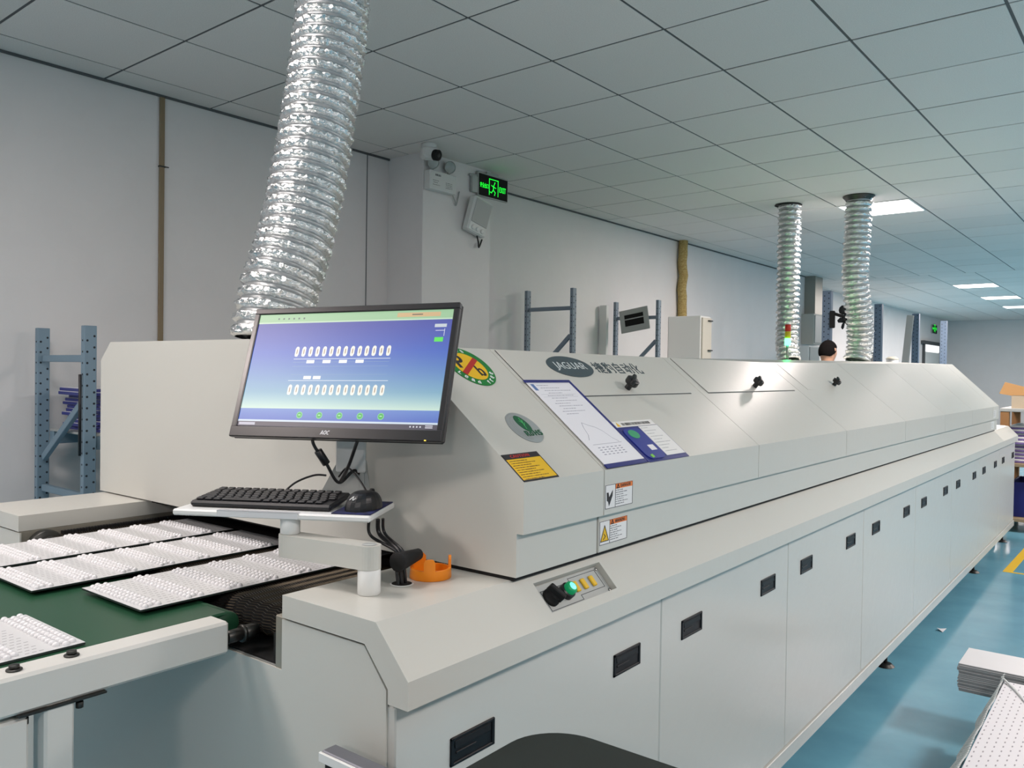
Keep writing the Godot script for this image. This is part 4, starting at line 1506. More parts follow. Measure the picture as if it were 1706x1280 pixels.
# ---------------------------------------------------------------- racks behind the oven
func upright(t: Node3D, x: float, z0: float, z1: float, h: float, bars: Array, m: Material, wide := 0.045) -> void:
	# two perforated posts in a plane across the room, with rungs and braces between
	for z in [z0, z1]:
		var mb := MB.new()
		mb.box(Vector3(x - wide / 2, 0, z - 0.002), Vector3(x + wide / 2, h, z + wide * 0.55), 0.002) if z == z1 else mb.box(Vector3(x - wide / 2, 0, z - wide * 0.55), Vector3(x + wide / 2, h, z + 0.002), 0.002)
		var p := part("post", mb, m, t)
		var hl := MB.new()
		var y := 0.06
		while y < h - 0.03:
			for q in [-0.25, 0.3]:
				var zz: float = z + (wide * 0.55 + 0.0006 if z == z1 else 0.0026)
				var c := Vector3(x + q * wide, y + (0.02 if q > 0 else 0.0), zz)
				hl.cyl(c - Vector3(0, 0, 0.002), c, 0.0055, 6)
			var c2 := Vector3(x - wide / 2 - 0.0006, y, z + wide * 0.27 * (1 if z == z1 else -1))
			hl.cyl(c2 + Vector3(0.002, 0, 0), c2, 0.005, 6)
			y += 0.05
		part("holes", hl, M.hole, p).set_meta("kind", "stuff")
	for b in bars:
		var mb := MB.new()
		var A := Vector3(x, b[1], b[0])
		var B := Vector3(x, b[3], b[2])
		var d := (B - A).normalized()
		mb.xf = Transform3D(Basis(Vector3(1, 0, 0), d, Vector3(1, 0, 0).cross(d)), A)
		mb.box(Vector3(-0.012, 0, -0.016), Vector3(0.012, A.distance_to(B), 0.016), 0.002)
		part("brace", mb, m, t)

func nth_from_top(i: int, k: int) -> String:
	var w := ["topmost", "second from the top", "third from the top", "fourth from the top", "fifth from the top", "sixth from the top", "seventh from the top", "eighth from the top", "ninth from the top", "tenth from the top", "eleventh from the top", "twelfth from the top", "fourth from the bottom", "third from the bottom", "second from the bottom", "lowest"]
	return "lowest" if i == 0 else w[k - 1 - i]

func build_racks() -> void:
	var t := thing("storage_rack", "blue-grey perforated rack with blue trays beside the oven's end", "rack", Transform3D.IDENTITY, Vector3(2.56, 0, -4.0))
	upright(t, 1.633, -4.235, -3.765, 1.576, [[-4.22, 1.43, -3.78, 1.43], [-4.22, 0.955, -3.78, 1.25], [-4.22, 0.81, -3.78, 0.81], [-4.22, 0.2, -3.78, 0.2], [-4.22, 0.3, -3.78, 0.7]], M.rack_blue, 0.055)
	upright(t, 3.5, -4.235, -3.765, 1.46, [[-4.22, 1.40, -3.78, 1.40]], M.rack_blue, 0.055)
	var mb := MB.new()
	mb.cyl(Vector3(1.596, 1.0, -3.752), Vector3(1.596, 1.36, -3.752), 0.006, 10)
	part("black_rod", mb, M.black, t)
	for z in [-4.23, -3.81]:
		mb = MB.new()
		mb.box(Vector3(1.66, 1.02, z), Vector3(3.47, 1.08, z + 0.04), 0.003)
		part("beam", mb, M.rack_blue, t)
	mb = MB.new()
	mb.box(Vector3(1.66, 1.08, -4.23), Vector3(3.47, 1.092, -3.77), 0.002)
	part("shelf", mb, M.grey_plastic, t)
	# stack of blue trays with pale sheets between
	var first: Node3D = null
	for i in 12:
		if first == null:
			first = thing("blue_tray", "dark blue tray, lowest in the stack on the blue-grey rack", "tray", Transform3D(Basis(), Vector3(1.715, 1.092, -4.19)), Vector3.ZERO, "blue trays stacked on the shelf")
			mb = MB.new()
			mb.box(Vector3(0, 0, 0), Vector3(0.5, 0.0145, 0.36), 0.0015)
			part("tray", mb, M.blue_board, first)
			mb = MB.new()
			mb.box(Vector3(0.004, 0.0145, 0.004), Vector3(0.496, 0.0168, 0.356))
			part("sheet", mb, M.paper, first)
			continue
		again(first, Transform3D(Basis(Vector3.UP, rng.randf_range(-0.025, 0.025) - (0.1 if i > 9 else 0.0)), Vector3(1.715 + rng.randf_range(-0.012, 0.012) - (0.035 if i > 9 else 0.0), 1.092 + i * 0.0168, -4.19 + rng.randf_range(-0.02, 0.02))), "dark blue tray, %s in the stack on the blue-grey rack" % nth_from_top(i, 12))
	t = thing("storage_rack", "tall grey perforated rack with a panel hung on its rung", "rack", Transform3D.IDENTITY, Vector3(6.12, 0, -4.02))
	upright(t, 5.425, -4.24, -3.80, 2.08, [[-4.23, 1.92, -3.81, 1.92], [-4.13, 1.40, -3.81, 1.70], [-4.23, 1.52, -3.81, 1.52], [-4.23, 0.4, -3.81, 0.4]], M.rack_grey, 0.05)
	upright(t, 6.82, -4.24, -3.80, 2.09, [[-4.23, 1.93, -3.81, 1.93], [-4.13, 1.40, -3.81, 1.71], [-4.23, 1.52, -3.81, 1.52], [-4.23, 0.4, -3.81, 0.4]], M.rack_grey, 0.05)
	mb = MB.new()
	mb.box(Vector3(5.45, 1.2, -4.22), Vector3(6.79, 1.24, -3.82), 0.004)
	part("shelf", mb, M.rack_grey, t)
	# panel with a dark screen hung on the second frame
	var at := Transform3D(Basis(Vector3(0, -0.15, 0.989).normalized() * -1.0, Vector3(0, 0.989, 0.15).normalized(), Vector3(-1, 0, 0)), Vector3(6.80, 1.91, -4.03))
	at.basis = Basis(Vector3(0, 0.15, 0.989), Vector3(0, 0.989, -0.15), Vector3(-1, 0, 0))
	t = thing("control_panel", "grey panel with a dark window hanging crooked on the rack", "panel", at)
	mb = MB.new()
	for q in [[-0.155, -0.108, 0.155, -0.05], [-0.155, 0.06, 0.155, 0.108], [-0.155, -0.05, -0.105, 0.06], [0.105, -0.05, 0.155, 0.06]]: mb.box(Vector3(q[0], q[1], 0), Vector3(q[2], q[3], 0.014), 0.001)
	part("plate", mb, M.grey_plastic, t)
	mb = MB.new()
	mb.box(Vector3(-0.105, -0.05, 0), Vector3(0.105, 0.06, 0.008))
	part("window", mb, M.inside, t)
	mb = MB.new()
	mb.box(Vector3(-0.104, 0.012, 0.008), Vector3(0.104, 0.022, 0.012), 0.001)
	part("bar", mb, M.grey_plastic, t)
	# pale board leaning by the frame
	t = thing("leaning_board", "narrow white board standing against the wall between the rack frames", "board", Transform3D.IDENTITY, Vector3(6.68, 0, -4.3))
	mb = MB.new()
	mb.box(Vector3(6.66, 0, -4.34), Vector3(6.70, 2.05, -4.26), 0.003)
	part("board", mb, M.white_plastic, t)

# ---------------------------------------------------------------- things on the wall and the column
func build_wall_things() -> void:
	var t := thing("cable_conduit", "thin brown strip running up the wall to the ceiling", "trunking", Transform3D.IDENTITY, Vector3(2.275, 0, WALL_Z))
	var mb := MB.new()
	mb.box(Vector3(2.262, 0, WALL_Z), Vector3(2.290, CEIL - 0.012, WALL_Z + 0.014), 0.003)
	part("strip", mb, M.brown, t)
	mb = MB.new()
	mb.box(Vector3(2.258, 2.494, WALL_Z), Vector3(2.294, 2.502, WALL_Z + 0.017), 0.001)
	mb.cyl(Vector3(2.294, 2.5, WALL_Z + 0.01), Vector3(2.315, 2.5, WALL_Z + 0.01), 0.003, 8)
	part("clip", mb, M.dark_steel, t)
	t = thing("foam_pipe", "yellowed foam-covered pipe above the white cabinet", "pipe", Transform3D.IDENTITY, Vector3(8.28, 2.03, -4.3))
	mb = MB.new()
	var pts := []
	for i in 12: pts.append(Vector3(8.285 + 0.012 * sin(i * 1.3), 2.03 + i * 0.078, -4.305 + 0.006 * cos(i * 2.1)))
	mb.tube(pts, 0.05, 14)
	part("foam", mb, M.foam, t)
	# tall cabinet on the wall
	t = thing("wall_cabinet", "tall white metal cabinet against the wall under a foam pipe", "cabinet", Transform3D.IDENTITY, Vector3(8.19, 0, -4.15))
	mb = MB.new()
	mb.box(Vector3(8.07, 0, -4.36), Vector3(8.31, 2.03, -3.97), 0.006)
	part("body", mb, M.white_plastic, t)
	mb = MB.new()
	mb.box(Vector3(8.085, 0.1, -3.97), Vector3(8.295, 2.01, -3.95), 0.003)
	var d := part("door", mb, mat("cabinet_door", c8(205, 200, 186), 0.5), t)
	for y in [1.98, 1.66]:
		mb = MB.new()
		mb.box(Vector3(8.2, y - 0.006, -3.95), Vector3(8.28, y + 0.006, -3.925), 0.002)
		part("handle", mb, M.dark_steel, d)
	# security camera on the ceiling by the column
	t = thing("security_camera", "white turret security camera on the ceiling above the column", "camera", Transform3D.IDENTITY, Vector3(3.835, CEIL, -3.85))
	mb = MB.new()
	mb.cyl(Vector3(3.835, CEIL, -3.85), Vector3(3.835, CEIL - 0.03, -3.85), 0.05, 24)
	mb.xf = Transform3D(Basis(Vector3.UP, -0.5), Vector3(3.835, CEIL - 0.06, -3.85))
	mb.box(Vector3(-0.052, -0.038, -0.05), Vector3(0.052, 0.04, 0.05), 0.016)
	part("housing", mb, M.white_plastic, t)
	mb = MB.new()
	mb.cyl(Vector3(3.845, CEIL - 0.075, -3.81), Vector3(3.85, CEIL - 0.083, -3.775), 0.036, 20)
	var l := part("lens_window", mb, M.matte_black, t)
	mb = MB.new()
	mb.cyl(Vector3(3.85, CEIL - 0.083, -3.775), Vector3(3.8502, CEIL - 0.0836, -3.773), 0.014, 14)
	part("lens", mb, M.black, l)
	# twin-spot emergency light
	t = thing("emergency_light", "white emergency light box with round spot lamps on the column", "lamp", Transform3D.IDENTITY, Vector3(4.08, 2.64, -4.0))
	mb = MB.new()
	mb.box(Vector3(3.95, 2.635, -4.014), Vector3(4.215, 2.765, -3.955), 0.006)
	part("box", mb, M.white_plastic, t)
	for x in [4.0, 4.165]:
		mb = MB.new()
		mb.xf = Transform3D(Basis(Vector3.UP, -0.35) * Basis(Vector3.RIGHT, PI / 2 + 0.25), Vector3(x, 2.822, -3.98))
		mb.lathe([Vector2(0, -0.03), Vector2(0.02, -0.03), Vector2(0.036, -0.008), Vector2(0.043, 0.016), Vector2(0.04, 0.02), Vector2(0.034, 0.012), Vector2(0.015, -0.006), Vector2(0, -0.01)], 24)
		mb.xf = Transform3D.IDENTITY
		mb.cyl(Vector3(x, 2.765, -3.985), Vector3(x, 2.8, -3.985), 0.012, 12)
		var h := part("spot_lamp", mb, M.grey_plastic, t)
		mb = MB.new()
		mb.xf = Transform3D(Basis(Vector3.UP, -0.35) * Basis(Vector3.RIGHT, PI / 2 + 0.25), Vector3(x, 2.822, -3.98))
		mb.lathe([Vector2(0.036, 0.015), Vector2(0.02, 0.021), Vector2(0, 0.023)], 20)
		part("lens", mb, M.glass_lamp, h)
	var rows := [[14, 40, 90, 14], [60, 20, 70, 4], [74, 24, 60, 4], [90, 20, 80, 4], [60, 130, 190, 4], [72, 130, 190, 4], [84, 130, 190, 4], [96, 130, 190, 4]]
	sheet("label_sheet", 0.25, 0.115, Transform3D(Basis(), Vector3(3.958, 2.642, -3.955)), printed("emergency_print", line_print(rows, c8(214, 216, 214), c8(70, 74, 78), 220, 120)), t, 0.0006)
	mb = MB.new()
	mb.tube(curve([Vector3(4.21, 2.66, -4.0), Vector3(4.25, 2.6, -4.0), Vector3(4.27, 2.58, -4.005), Vector3(4.3, 2.68, -4.005)]), 0.004, 6)
	part("lead", mb, M.grey_plastic, t)
	exit_sign(Vector3(4.484, 2.69, -3.985), 0.326, 0.158, "green running-man EXIT sign hung beside the column")
	exit_sign(Vector3(22.1, 2.5, -4.69), 0.5, 0.2, "small distant green exit sign above the far door")
	# speaker box hanging askew
	t = thing("wall_speaker", "white wall speaker tilted below the exit sign", "speaker", Transform3D(Basis(Vector3.BACK, -0.22) * Basis(Vector3.RIGHT, 0.12), Vector3(4.455, 2.52, -3.965)))
	mb = MB.new()
	mb.box(Vector3(-0.1, -0.13, -0.035), Vector3(0.1, 0.13, 0.03), 0.012)
	part("cabinet", mb, M.white_plastic, t)
	mb = MB.new()
	mb.box(Vector3(-0.085, -0.06, 0.03), Vector3(0.085, 0.115, 0.034), 0.002)
	part("grille", mb, M.grey_plastic, t)
	for x in [-0.05, 0.0, 0.05]:
		mb = MB.new()
		mb.cyl(Vector3(x, -0.095, 0.03), Vector3(x, -0.095, 0.036), 0.017, 16)
		part("button", mb, M.white_plastic, t)
	mb = MB.new()
	mb.tube(curve([Vector3(0.04, -0.13, 0.0), Vector3(0.06, -0.17, 0.01), Vector3(0.09, -0.2, 0.0), Vector3(0.12, -0.13, -0.02)]), 0.006, 6)
	part("lead", mb, M.black, t)

func exit_sign(at: Vector3, w: float, h: float, label: String) -> void:
	var t := thing("exit_sign", label, "exit sign", Transform3D(Basis(), at))
	var mb := MB.new()
	mb.box(Vector3(-0.008, -0.006, -0.024), Vector3(w + 0.008, h + 0.012, 0), 0.003)
	part("case", mb, M.grey_plastic, t)
	mb = MB.new()
	mb.box(Vector3(0, 0, 0), Vector3(w, h, 0.002))
	part("face", mb, M.inside, t)
	mb = MB.new()
	var k := w / 0.326
	var f := Transform3D(Basis(), Vector3(0.115 * k, 0.02 * k, 0.002))
	strokes(mb, [[[0, 0], [0, 1], [1, 1], [1, 0]], [[.62, .8], [.45, .55], [.25, .62]], [[.45, .55], [.75, .5]], [[.5, .6], [.45, .35], [.68, .2], [.6, .02]], [[.45, .35], [.25, .15], [.05, .18]], [[.6, .84], [.66, .84]]], f, 0.1 * k, 0.115 * k, 0.0062 * k)
	part("running_man", mb, M.exit_green, t)
	lettering("lettering", "EXIT", 0.075 * k, 0.04 * k, Transform3D(Basis(), Vector3(0.268 * k, 0.075 * k, 0.002)), M.exit_green, t)
	mb = MB.new()
	var gl := [
		[[[.5, 1], [.5, .88]], [[.1, .72], [.1, .86], [.9, .86], [.9, .72]], [[.5, .75], [.3, .35], [.85, .02]], [[.7, .6], [.5, .25], [.1, .02]], [[.02, .5], [.98, .5]]],
		[[[.5, 1], [.02, .5]], [[.5, 1], [.98, .5]], [[.2, .5], [.8, .5]], [[.22, .28], [.78, .28]], [[.1, .04], [.9, .04]], [[.5, .5], [.5, .04]]],
		[[[.5, 1], [.5, .05]], [[.15, .85], [.15, .55], [.85, .55], [.85, .85]], [[.05, .4], [.05, .05], [.95, .05], [.95, .4]]],
		[[[.1, .85], [.9, .85], [.9, .1], [.1, .1], [.1, .85]]]]
	for i in 4: strokes(mb, gl[i], Transform3D(Basis(), Vector3((0.012 + i * 0.0245) * k, 0.06 * k, 0.002)), 0.021 * k, 0.034 * k, 0.0028 * k)
	part("lettering", mb, M.exit_green, t)
	mb = MB.new()
	mb.box(Vector3(w * 0.3, h + 0.012, -0.018), Vector3(w * 0.7, h + 0.03, -0.006), 0.002)
	part("bracket", mb, M.grey_plastic, t)
	if k < 1.2:
		mb = MB.new()
		mb.box(Vector3(-0.07, 0.01, -0.026), Vector3(-0.01, 0.13, 0.0), 0.004)
		mb.cyl(Vector3(-0.09, 0.13, -0.015), Vector3(-0.01, 0.14, -0.015), 0.008, 10)
		part("junction_box", mb, M.grey_plastic, t)

# ---------------------------------------------------------------- the room's far end
func build_far_things() -> void:
	# signal tower on the hood
	var b := Vector3(6.36, 1.518, -2.25)
	var t := thing("signal_tower", "red, amber and lit green signal tower on the hood", "signal lamp", MT, b)
	var mb := MB.new()
	mb.cyl(b, b + Vector3(0, 0.12, 0), 0.011, 14)
	mb.cyl(b, b + Vector3(0, 0.008, 0), 0.03, 20)
	part("pole", mb, M.steel, t)
	var y := 0.12
	for q in [["green_lamp", "tower_green"], ["amber_lamp", "tower_amber"], ["red_lamp", "tower_red"]]:
		mb = MB.new()
		mb.cyl(b + Vector3(0, y, 0), b + Vector3(0, y + 0.052, 0), 0.023, 20)
		part(q[0], mb, M[q[1]], t)
		y += 0.054
	mb = MB.new()
	mb.cyl(b + Vector3(0, y, 0), b + Vector3(0, y + 0.012, 0), 0.021, 20, 0.014)
	part("cap", mb, M.white_plastic, t)
	var om := OmniLight3D.new()
	om.name = "tower_lamp"
	om.light_color = Color(0.2, 1.0, 0.45)
	om.light_energy = 0.06
	om.light_size = 0.024
	om.omni_range = 30.0
	om.shadow_enabled = true
	t.add_child(om)
	om.position = Vector3(0, 0.146, 0)
	# box and duct on the wall near the joint in the ceiling
	t = thing("electrical_box", "grey electrical box on the wall behind the person", "box", Transform3D.IDENTITY, Vector3(12.4, 1.87, -4.27))
	mb = MB.new()
	mb.box(Vector3(12.16, 1.87, -4.36), Vector3(12.74, 2.32, -4.17), 0.004)
	part("case", mb, mat("box_grey", c8(176, 180, 174), 0.5), t)
	mb = MB.new()
	mb.box(Vector3(12.18, 1.89, -4.17), Vector3(12.72, 2.30, -4.155), 0.004)
	part("door", mb, M.grey_plastic, t)
	t = thing("riser_duct", "square metal riser from the electrical box to the ceiling", "duct", Transform3D.IDENTITY, Vector3(12.4, 2.32, -4.27))
	mb = MB.new()
	mb.box(Vector3(12.28, 2.32, -4.36), Vector3(12.6, CEIL, -4.2), 0.004)
	part("duct", mb, mat("riser_grey", c8(150, 150, 142), 0.4, 0.5), t)
	t = thing("low_cabinet", "pale cabinet standing under the electrical box", "cabinet", Transform3D.IDENTITY, Vector3(11.9, 0, -4.2))
	mb = MB.new()
	mb.box(Vector3(11.62, 0, -4.335), Vector3(12.05, 1.83, -4.05), 0.005)
	part("body", mb, M.white_plastic, t)
	mb = MB.new()
	mb.box(Vector3(11.64, 0.08, -4.05), Vector3(12.03, 1.81, -4.035), 0.004)
	part("door", mb, M.grey_plastic, t)
	# tall perforated posts of the storage racks
	var xs := [9.783, 11.90, 13.97, 15.95]
	var labs := ["tall blue-grey perforated post carrying a black fan", "tall blue-grey perforated post right beside the bent foil duct", "tall blue-grey perforated post with a plank leaning on it", "tall blue-grey perforated post nearest the far door"]
	for i in 4:
		var x: float = xs[i]
		t = thing("rack_post", labs[i], "post", Transform3D.IDENTITY, Vector3(x, 0, -3.2), "tall rack posts")
		mb = MB.new()
		# C-shaped section
		mb.box(Vector3(x - 0.035, 0, -3.25), Vector3(x - 0.031, 2.4, -3.15), 0.001)
		mb.box(Vector3(x - 0.031, 0, -3.25), Vector3(x + 0.035, 2.4, -3.246), 0.001)
		mb.box(Vector3(x - 0.031, 0, -3.154), Vector3(x + 0.035, 2.4, -3.15), 0.001)
		part("column", mb, mat("post_blue", c8(104, 122, 142), 0.5), t)
		mb = MB.new()
		var yy := 0.9
		while yy < 2.36:
			for q in [-0.025, 0.025]:
				var c := Vector3(x - 0.0354, yy + (0.03 if q > 0 else 0.0), -3.2 + q)
				mb.cyl(c + Vector3(0.002, 0, 0), c, 0.008, 6)
			yy += 0.06
		part("holes", mb, M.hole, t).set_meta("kind", "stuff")
		mb = MB.new()
		mb.box(Vector3(x - 0.07, 0, -3.28), Vector3(x + 0.06, 0.008, -3.12), 0.001)
		part("base_plate", mb, M.dark_steel, t)
	# plank leaning on the third post
	t = thing("leaning_plank", "thin pale plank leaning on a rack post", "plank", Transform3D.IDENTITY, Vector3(13.9, 0, -3.45))
	mb = MB.new()
	mb.xf = Transform3D(Basis(Vector3.RIGHT, 0.085), Vector3(13.87, 0, -3.46))
	mb.box(Vector3(-0.02, 0, -0.05), Vector3(0.02, 2.38, 0.05), 0.003)
	part("plank", mb, mat("plank", c8(196, 190, 184), 0.7), t)
	# black fan clamped to the first post
	t = thing("black_fan", "small black fan clamped to a rack post", "fan", Transform3D.IDENTITY, Vector3(9.7, 2.0, -3.0))
	mb = MB.new()
	mb.box(Vector3(9.70, 1.96, -3.15), Vector3(9.745, 2.16, -3.095), 0.008)
	part("clamp", mb, M.matte_black, t)
	mb = MB.new()
	mb.cyl(Vector3(9.72, 2.125, -3.1), Vector3(9.72, 2.09, -3.0), 0.018, 12)
	part("arm", mb, M.matte_black, t)
	mb = MB.new()
	mb.xf = Transform3D(Basis(Vector3.RIGHT, 0.3), Vector3(9.72, 2.165, -2.995))
	mb.lathe([Vector2(0, -0.055), Vector2(0.034, -0.048), Vector2(0.052, -0.02), Vector2(0.054, 0.015), Vector2(0.036, 0.045), Vector2(0, 0.052)], 20)
	part("motor", mb, M.matte_black, t)
	var hub := Vector3(9.70, 2.03, -2.98)
	for q in 4:
		mb = MB.new()
		mb.xf = Transform3D(Basis(Vector3.UP, 1.2) * Basis(Vector3.BACK, TAU * q / 4 + 0.4) * Basis(Vector3.UP, 0.5), hub)
		mb.prism(PackedVector2Array([Vector2(-0.01, 0.0), Vector2(0.014, 0.0), Vector2(0.04, 0.06), Vector2(0.022, 0.088), Vector2(-0.022, 0.08), Vector2(-0.03, 0.045)]), -0.004, 0.004)
		part("blade", mb, M.black, t)
	mb = MB.new()
	mb.cyl(hub - Vector3(0.02, 0, 0), hub + Vector3(0.03, 0.06, 0), 0.02, 12)
	part("hub", mb, M.matte_black, t)
	# things standing on a bench behind the oven's far end
	t = thing("work_bench", "long bench of pale boxes by the rack posts", "bench", Transform3D.IDENTITY, Vector3(14.2, 0, -3.9))
	mb = MB.new()
	mb.box(Vector3(12.6, 1.22, -4.3), Vector3(16.2, 1.26, -3.6), 0.004)
	part("top", mb, M.grey_plastic, t)
	for x in [12.7, 16.1]:
		for z in [-4.25, -3.65]:
			mb = MB.new()
			mb.box(Vector3(x - 0.03, 0, z - 0.03), Vector3(x + 0.03, 1.22, z + 0.03), 0.003)
			part("leg", mb, M.rack_grey, t)
	t = thing("pale_box", "pale box on the bench beside the leaning plank", "box", Transform3D.IDENTITY, Vector3(13.55, 1.26, -3.8))
	mb = MB.new()
	mb.box(Vector3(13.3, 1.26, -3.95), Vector3(13.65, 1.78, -3.62), 0.006)
	part("carton", mb, mat("carton_pale", c8(190, 184, 182), 0.7), t)
	mb = MB.new()
	mb.box(Vector3(13.3, 1.779, -3.81), Vector3(13.65, 1.782, -3.76))
	part("tape", mb, M.brown, t)
	t = thing("white_bucket", "small white lidded bucket beside the pale box", "bucket", Transform3D.IDENTITY, Vector3(15.0, 1.26, -3.8))
	mb = MB.new()
	mb.xf = Transform3D(Basis(), Vector3(15.0, 1.26, -3.8))
	mb.lathe([Vector2(0, 0), Vector2(0.08, 0), Vector2(0.095, 0.44), Vector2(0.09, 0.445)], 20)
	part("body", mb, M.white_plastic, t)
	mb = MB.new()
	mb.xf = Transform3D(Basis(), Vector3(15.0, 1.70, -3.8))
	mb.lathe([Vector2(0, 0.05), Vector2(0.06, 0.05), Vector2(0.102, 0.02), Vector2(0.102, 0.0)], 20)
	part("lid", mb, mat("lid_cream", c8(206, 202, 186), 0.5), t)
	t = thing("small_gauge", "small grey gauge head on the bench", "gauge", Transform3D.IDENTITY, Vector3(12.75, 1.26, -3.85))
	mb = MB.new()
	mb.box(Vector3(12.68, 1.26, -3.93), Vector3(12.78, 1.6, -3.77), 0.01)
	mb.cyl(Vector3(12.72, 1.6, -3.85), Vector3(12.72, 1.68, -3.85), 0.03, 14)
	part("housing", mb, M.grey_plastic, t)
	# trolley at the oven's outfeed with stacked boards and a carton
	t = thing("outfeed_trolley", "timber-legged trolley of stacked boards at the oven's far end", "trolley", MT, Vector3(9.1, 0, -0.85))
	for u in [8.72, 9.5]:
		for w in [-1.06, -0.62]:
			mb = MB.new()
			mb.box(Vector3(u - 0.035, 0, w - 0.035), Vector3(u + 0.035, 1.12, w + 0.035), 0.004)
			part("post", mb, M.wood, t)
	for v in [0.1, 0.6, 1.1]:
		mb = MB.new()
		mb.box(Vector3(8.68, v, -1.1), Vector3(9.54, v + 0.03, -0.58), 0.003)
		part("shelf", mb, M.grey_plastic if v > 1 else M.brown, t)
	var first: Node3D = null
	for i in 10:
		var lift := 0.63 + i * 0.034
		var tr := MT * Transform3D(Basis(Vector3.UP, rng.randf_range(-0.08, 0.08)), Vector3(9.08 + rng.randf_range(-0.02, 0.02), lift, -0.84 + rng.randf_range(-0.02, 0.02)))
		if first == null:
			first = thing("violet_board", "violet-edged board, lowest in the stack on the outfeed trolley", "board", tr, Vector3.ZERO, "boards stacked on the outfeed trolley")
			mb = MB.new()
			mb.box(Vector3(-0.3, 0, -0.19), Vector3(0.3, 0.016, 0.19), 0.003)
			part("board", mb, mat("violet", c8(112, 96, 150), 0.6), first)
			mb = MB.new()
			mb.box(Vector3(-0.29, 0.016, -0.18), Vector3(0.29, 0.034, 0.18), 0.004)
			part("pad", mb, M.white_sheet, first)
		else: again(first, tr, "violet-edged board, %s in the stack on the outfeed trolley" % nth_from_top(i, 10))
	t = thing("blue_crate", "dark blue crate on the outfeed trolley's lower shelf", "crate", MT, Vector3(9.1, 0.13, -0.84))
	mb = MB.new()
	mb.box(Vector3(8.8, 0.13, -1.02), Vector3(9.4, 0.45, -1.0), 0.003)
	mb.box(Vector3(8.8, 0.13, -0.68), Vector3(9.4, 0.45, -0.66), 0.003)
	mb.box(Vector3(8.8, 0.13, -1.0), Vector3(8.82, 0.45, -0.68), 0.003)
	mb.box(Vector3(9.38, 0.13, -1.0), Vector3(9.4, 0.45, -0.68), 0.003)
	mb.box(Vector3(8.82, 0.13, -1.0), Vector3(9.38, 0.15, -0.68))
	part("shell", mb, M.navy, t)
	t = thing("open_carton", "open cardboard carton on top of the outfeed trolley", "carton", MT, Vector3(9.1, 1.13, -0.82))
	mb = MB.new()
	mb.box(Vector3(8.78, 1.13, -1.02), Vector3(9.4, 1.25, -1.01))
	mb.box(Vector3(8.78, 1.13, -0.62), Vector3(9.4, 1.25, -0.61))
	mb.box(Vector3(8.78, 1.13, -1.01), Vector3(8.79, 1.25, -0.62))
	mb.box(Vector3(9.39, 1.13, -1.01), Vector3(9.4, 1.25, -0.62))
	mb.box(Vector3(8.79, 1.13, -1.01), Vector3(9.39, 1.14, -0.62))
	part("body", mb, mat("carton_inner", c8(186, 172, 150), 0.8), t)
	mb = MB.new()
	mb.prism(PackedVector2Array([Vector2(-1.12, 1.262), Vector2(-1.075, 1.37), Vector2(-0.72, 1.275), Vector2(-0.72, 1.245), Vector2(-1.02, 1.245)]), -8.79, -8.78)
	var fl := MB.new()
	var rt := Basis(Vector3(0, 0, 1), Vector3(0, 1, 0), Vector3(-1, 0, 0))
	for i in mb.v.size():
		fl.v.append(rt * mb.v[i])
		fl.n.append(rt * mb.n[i])
		fl.uv.append(mb.uv[i])
	part("flap", fl, M.cardboard, t)

# ---------------------------------------------------------------- the man behind the oven
func smin(a: float, b: float, k: float) -> float:
	var h := clampf(0.5 + 0.5 * (b - a) / k, 0, 1)
	return lerpf(b, a, h) - k * h * (1 - h)

func cone(p: Vector3, a: Vector3, b: Vector3, ra: float, rb: float) -> float:
	var d := b - a
	var t := clampf((p - a).dot(d) / d.length_squared(), 0, 1)
	return p.distance_to(a + d * t) - lerpf(ra, rb, t)

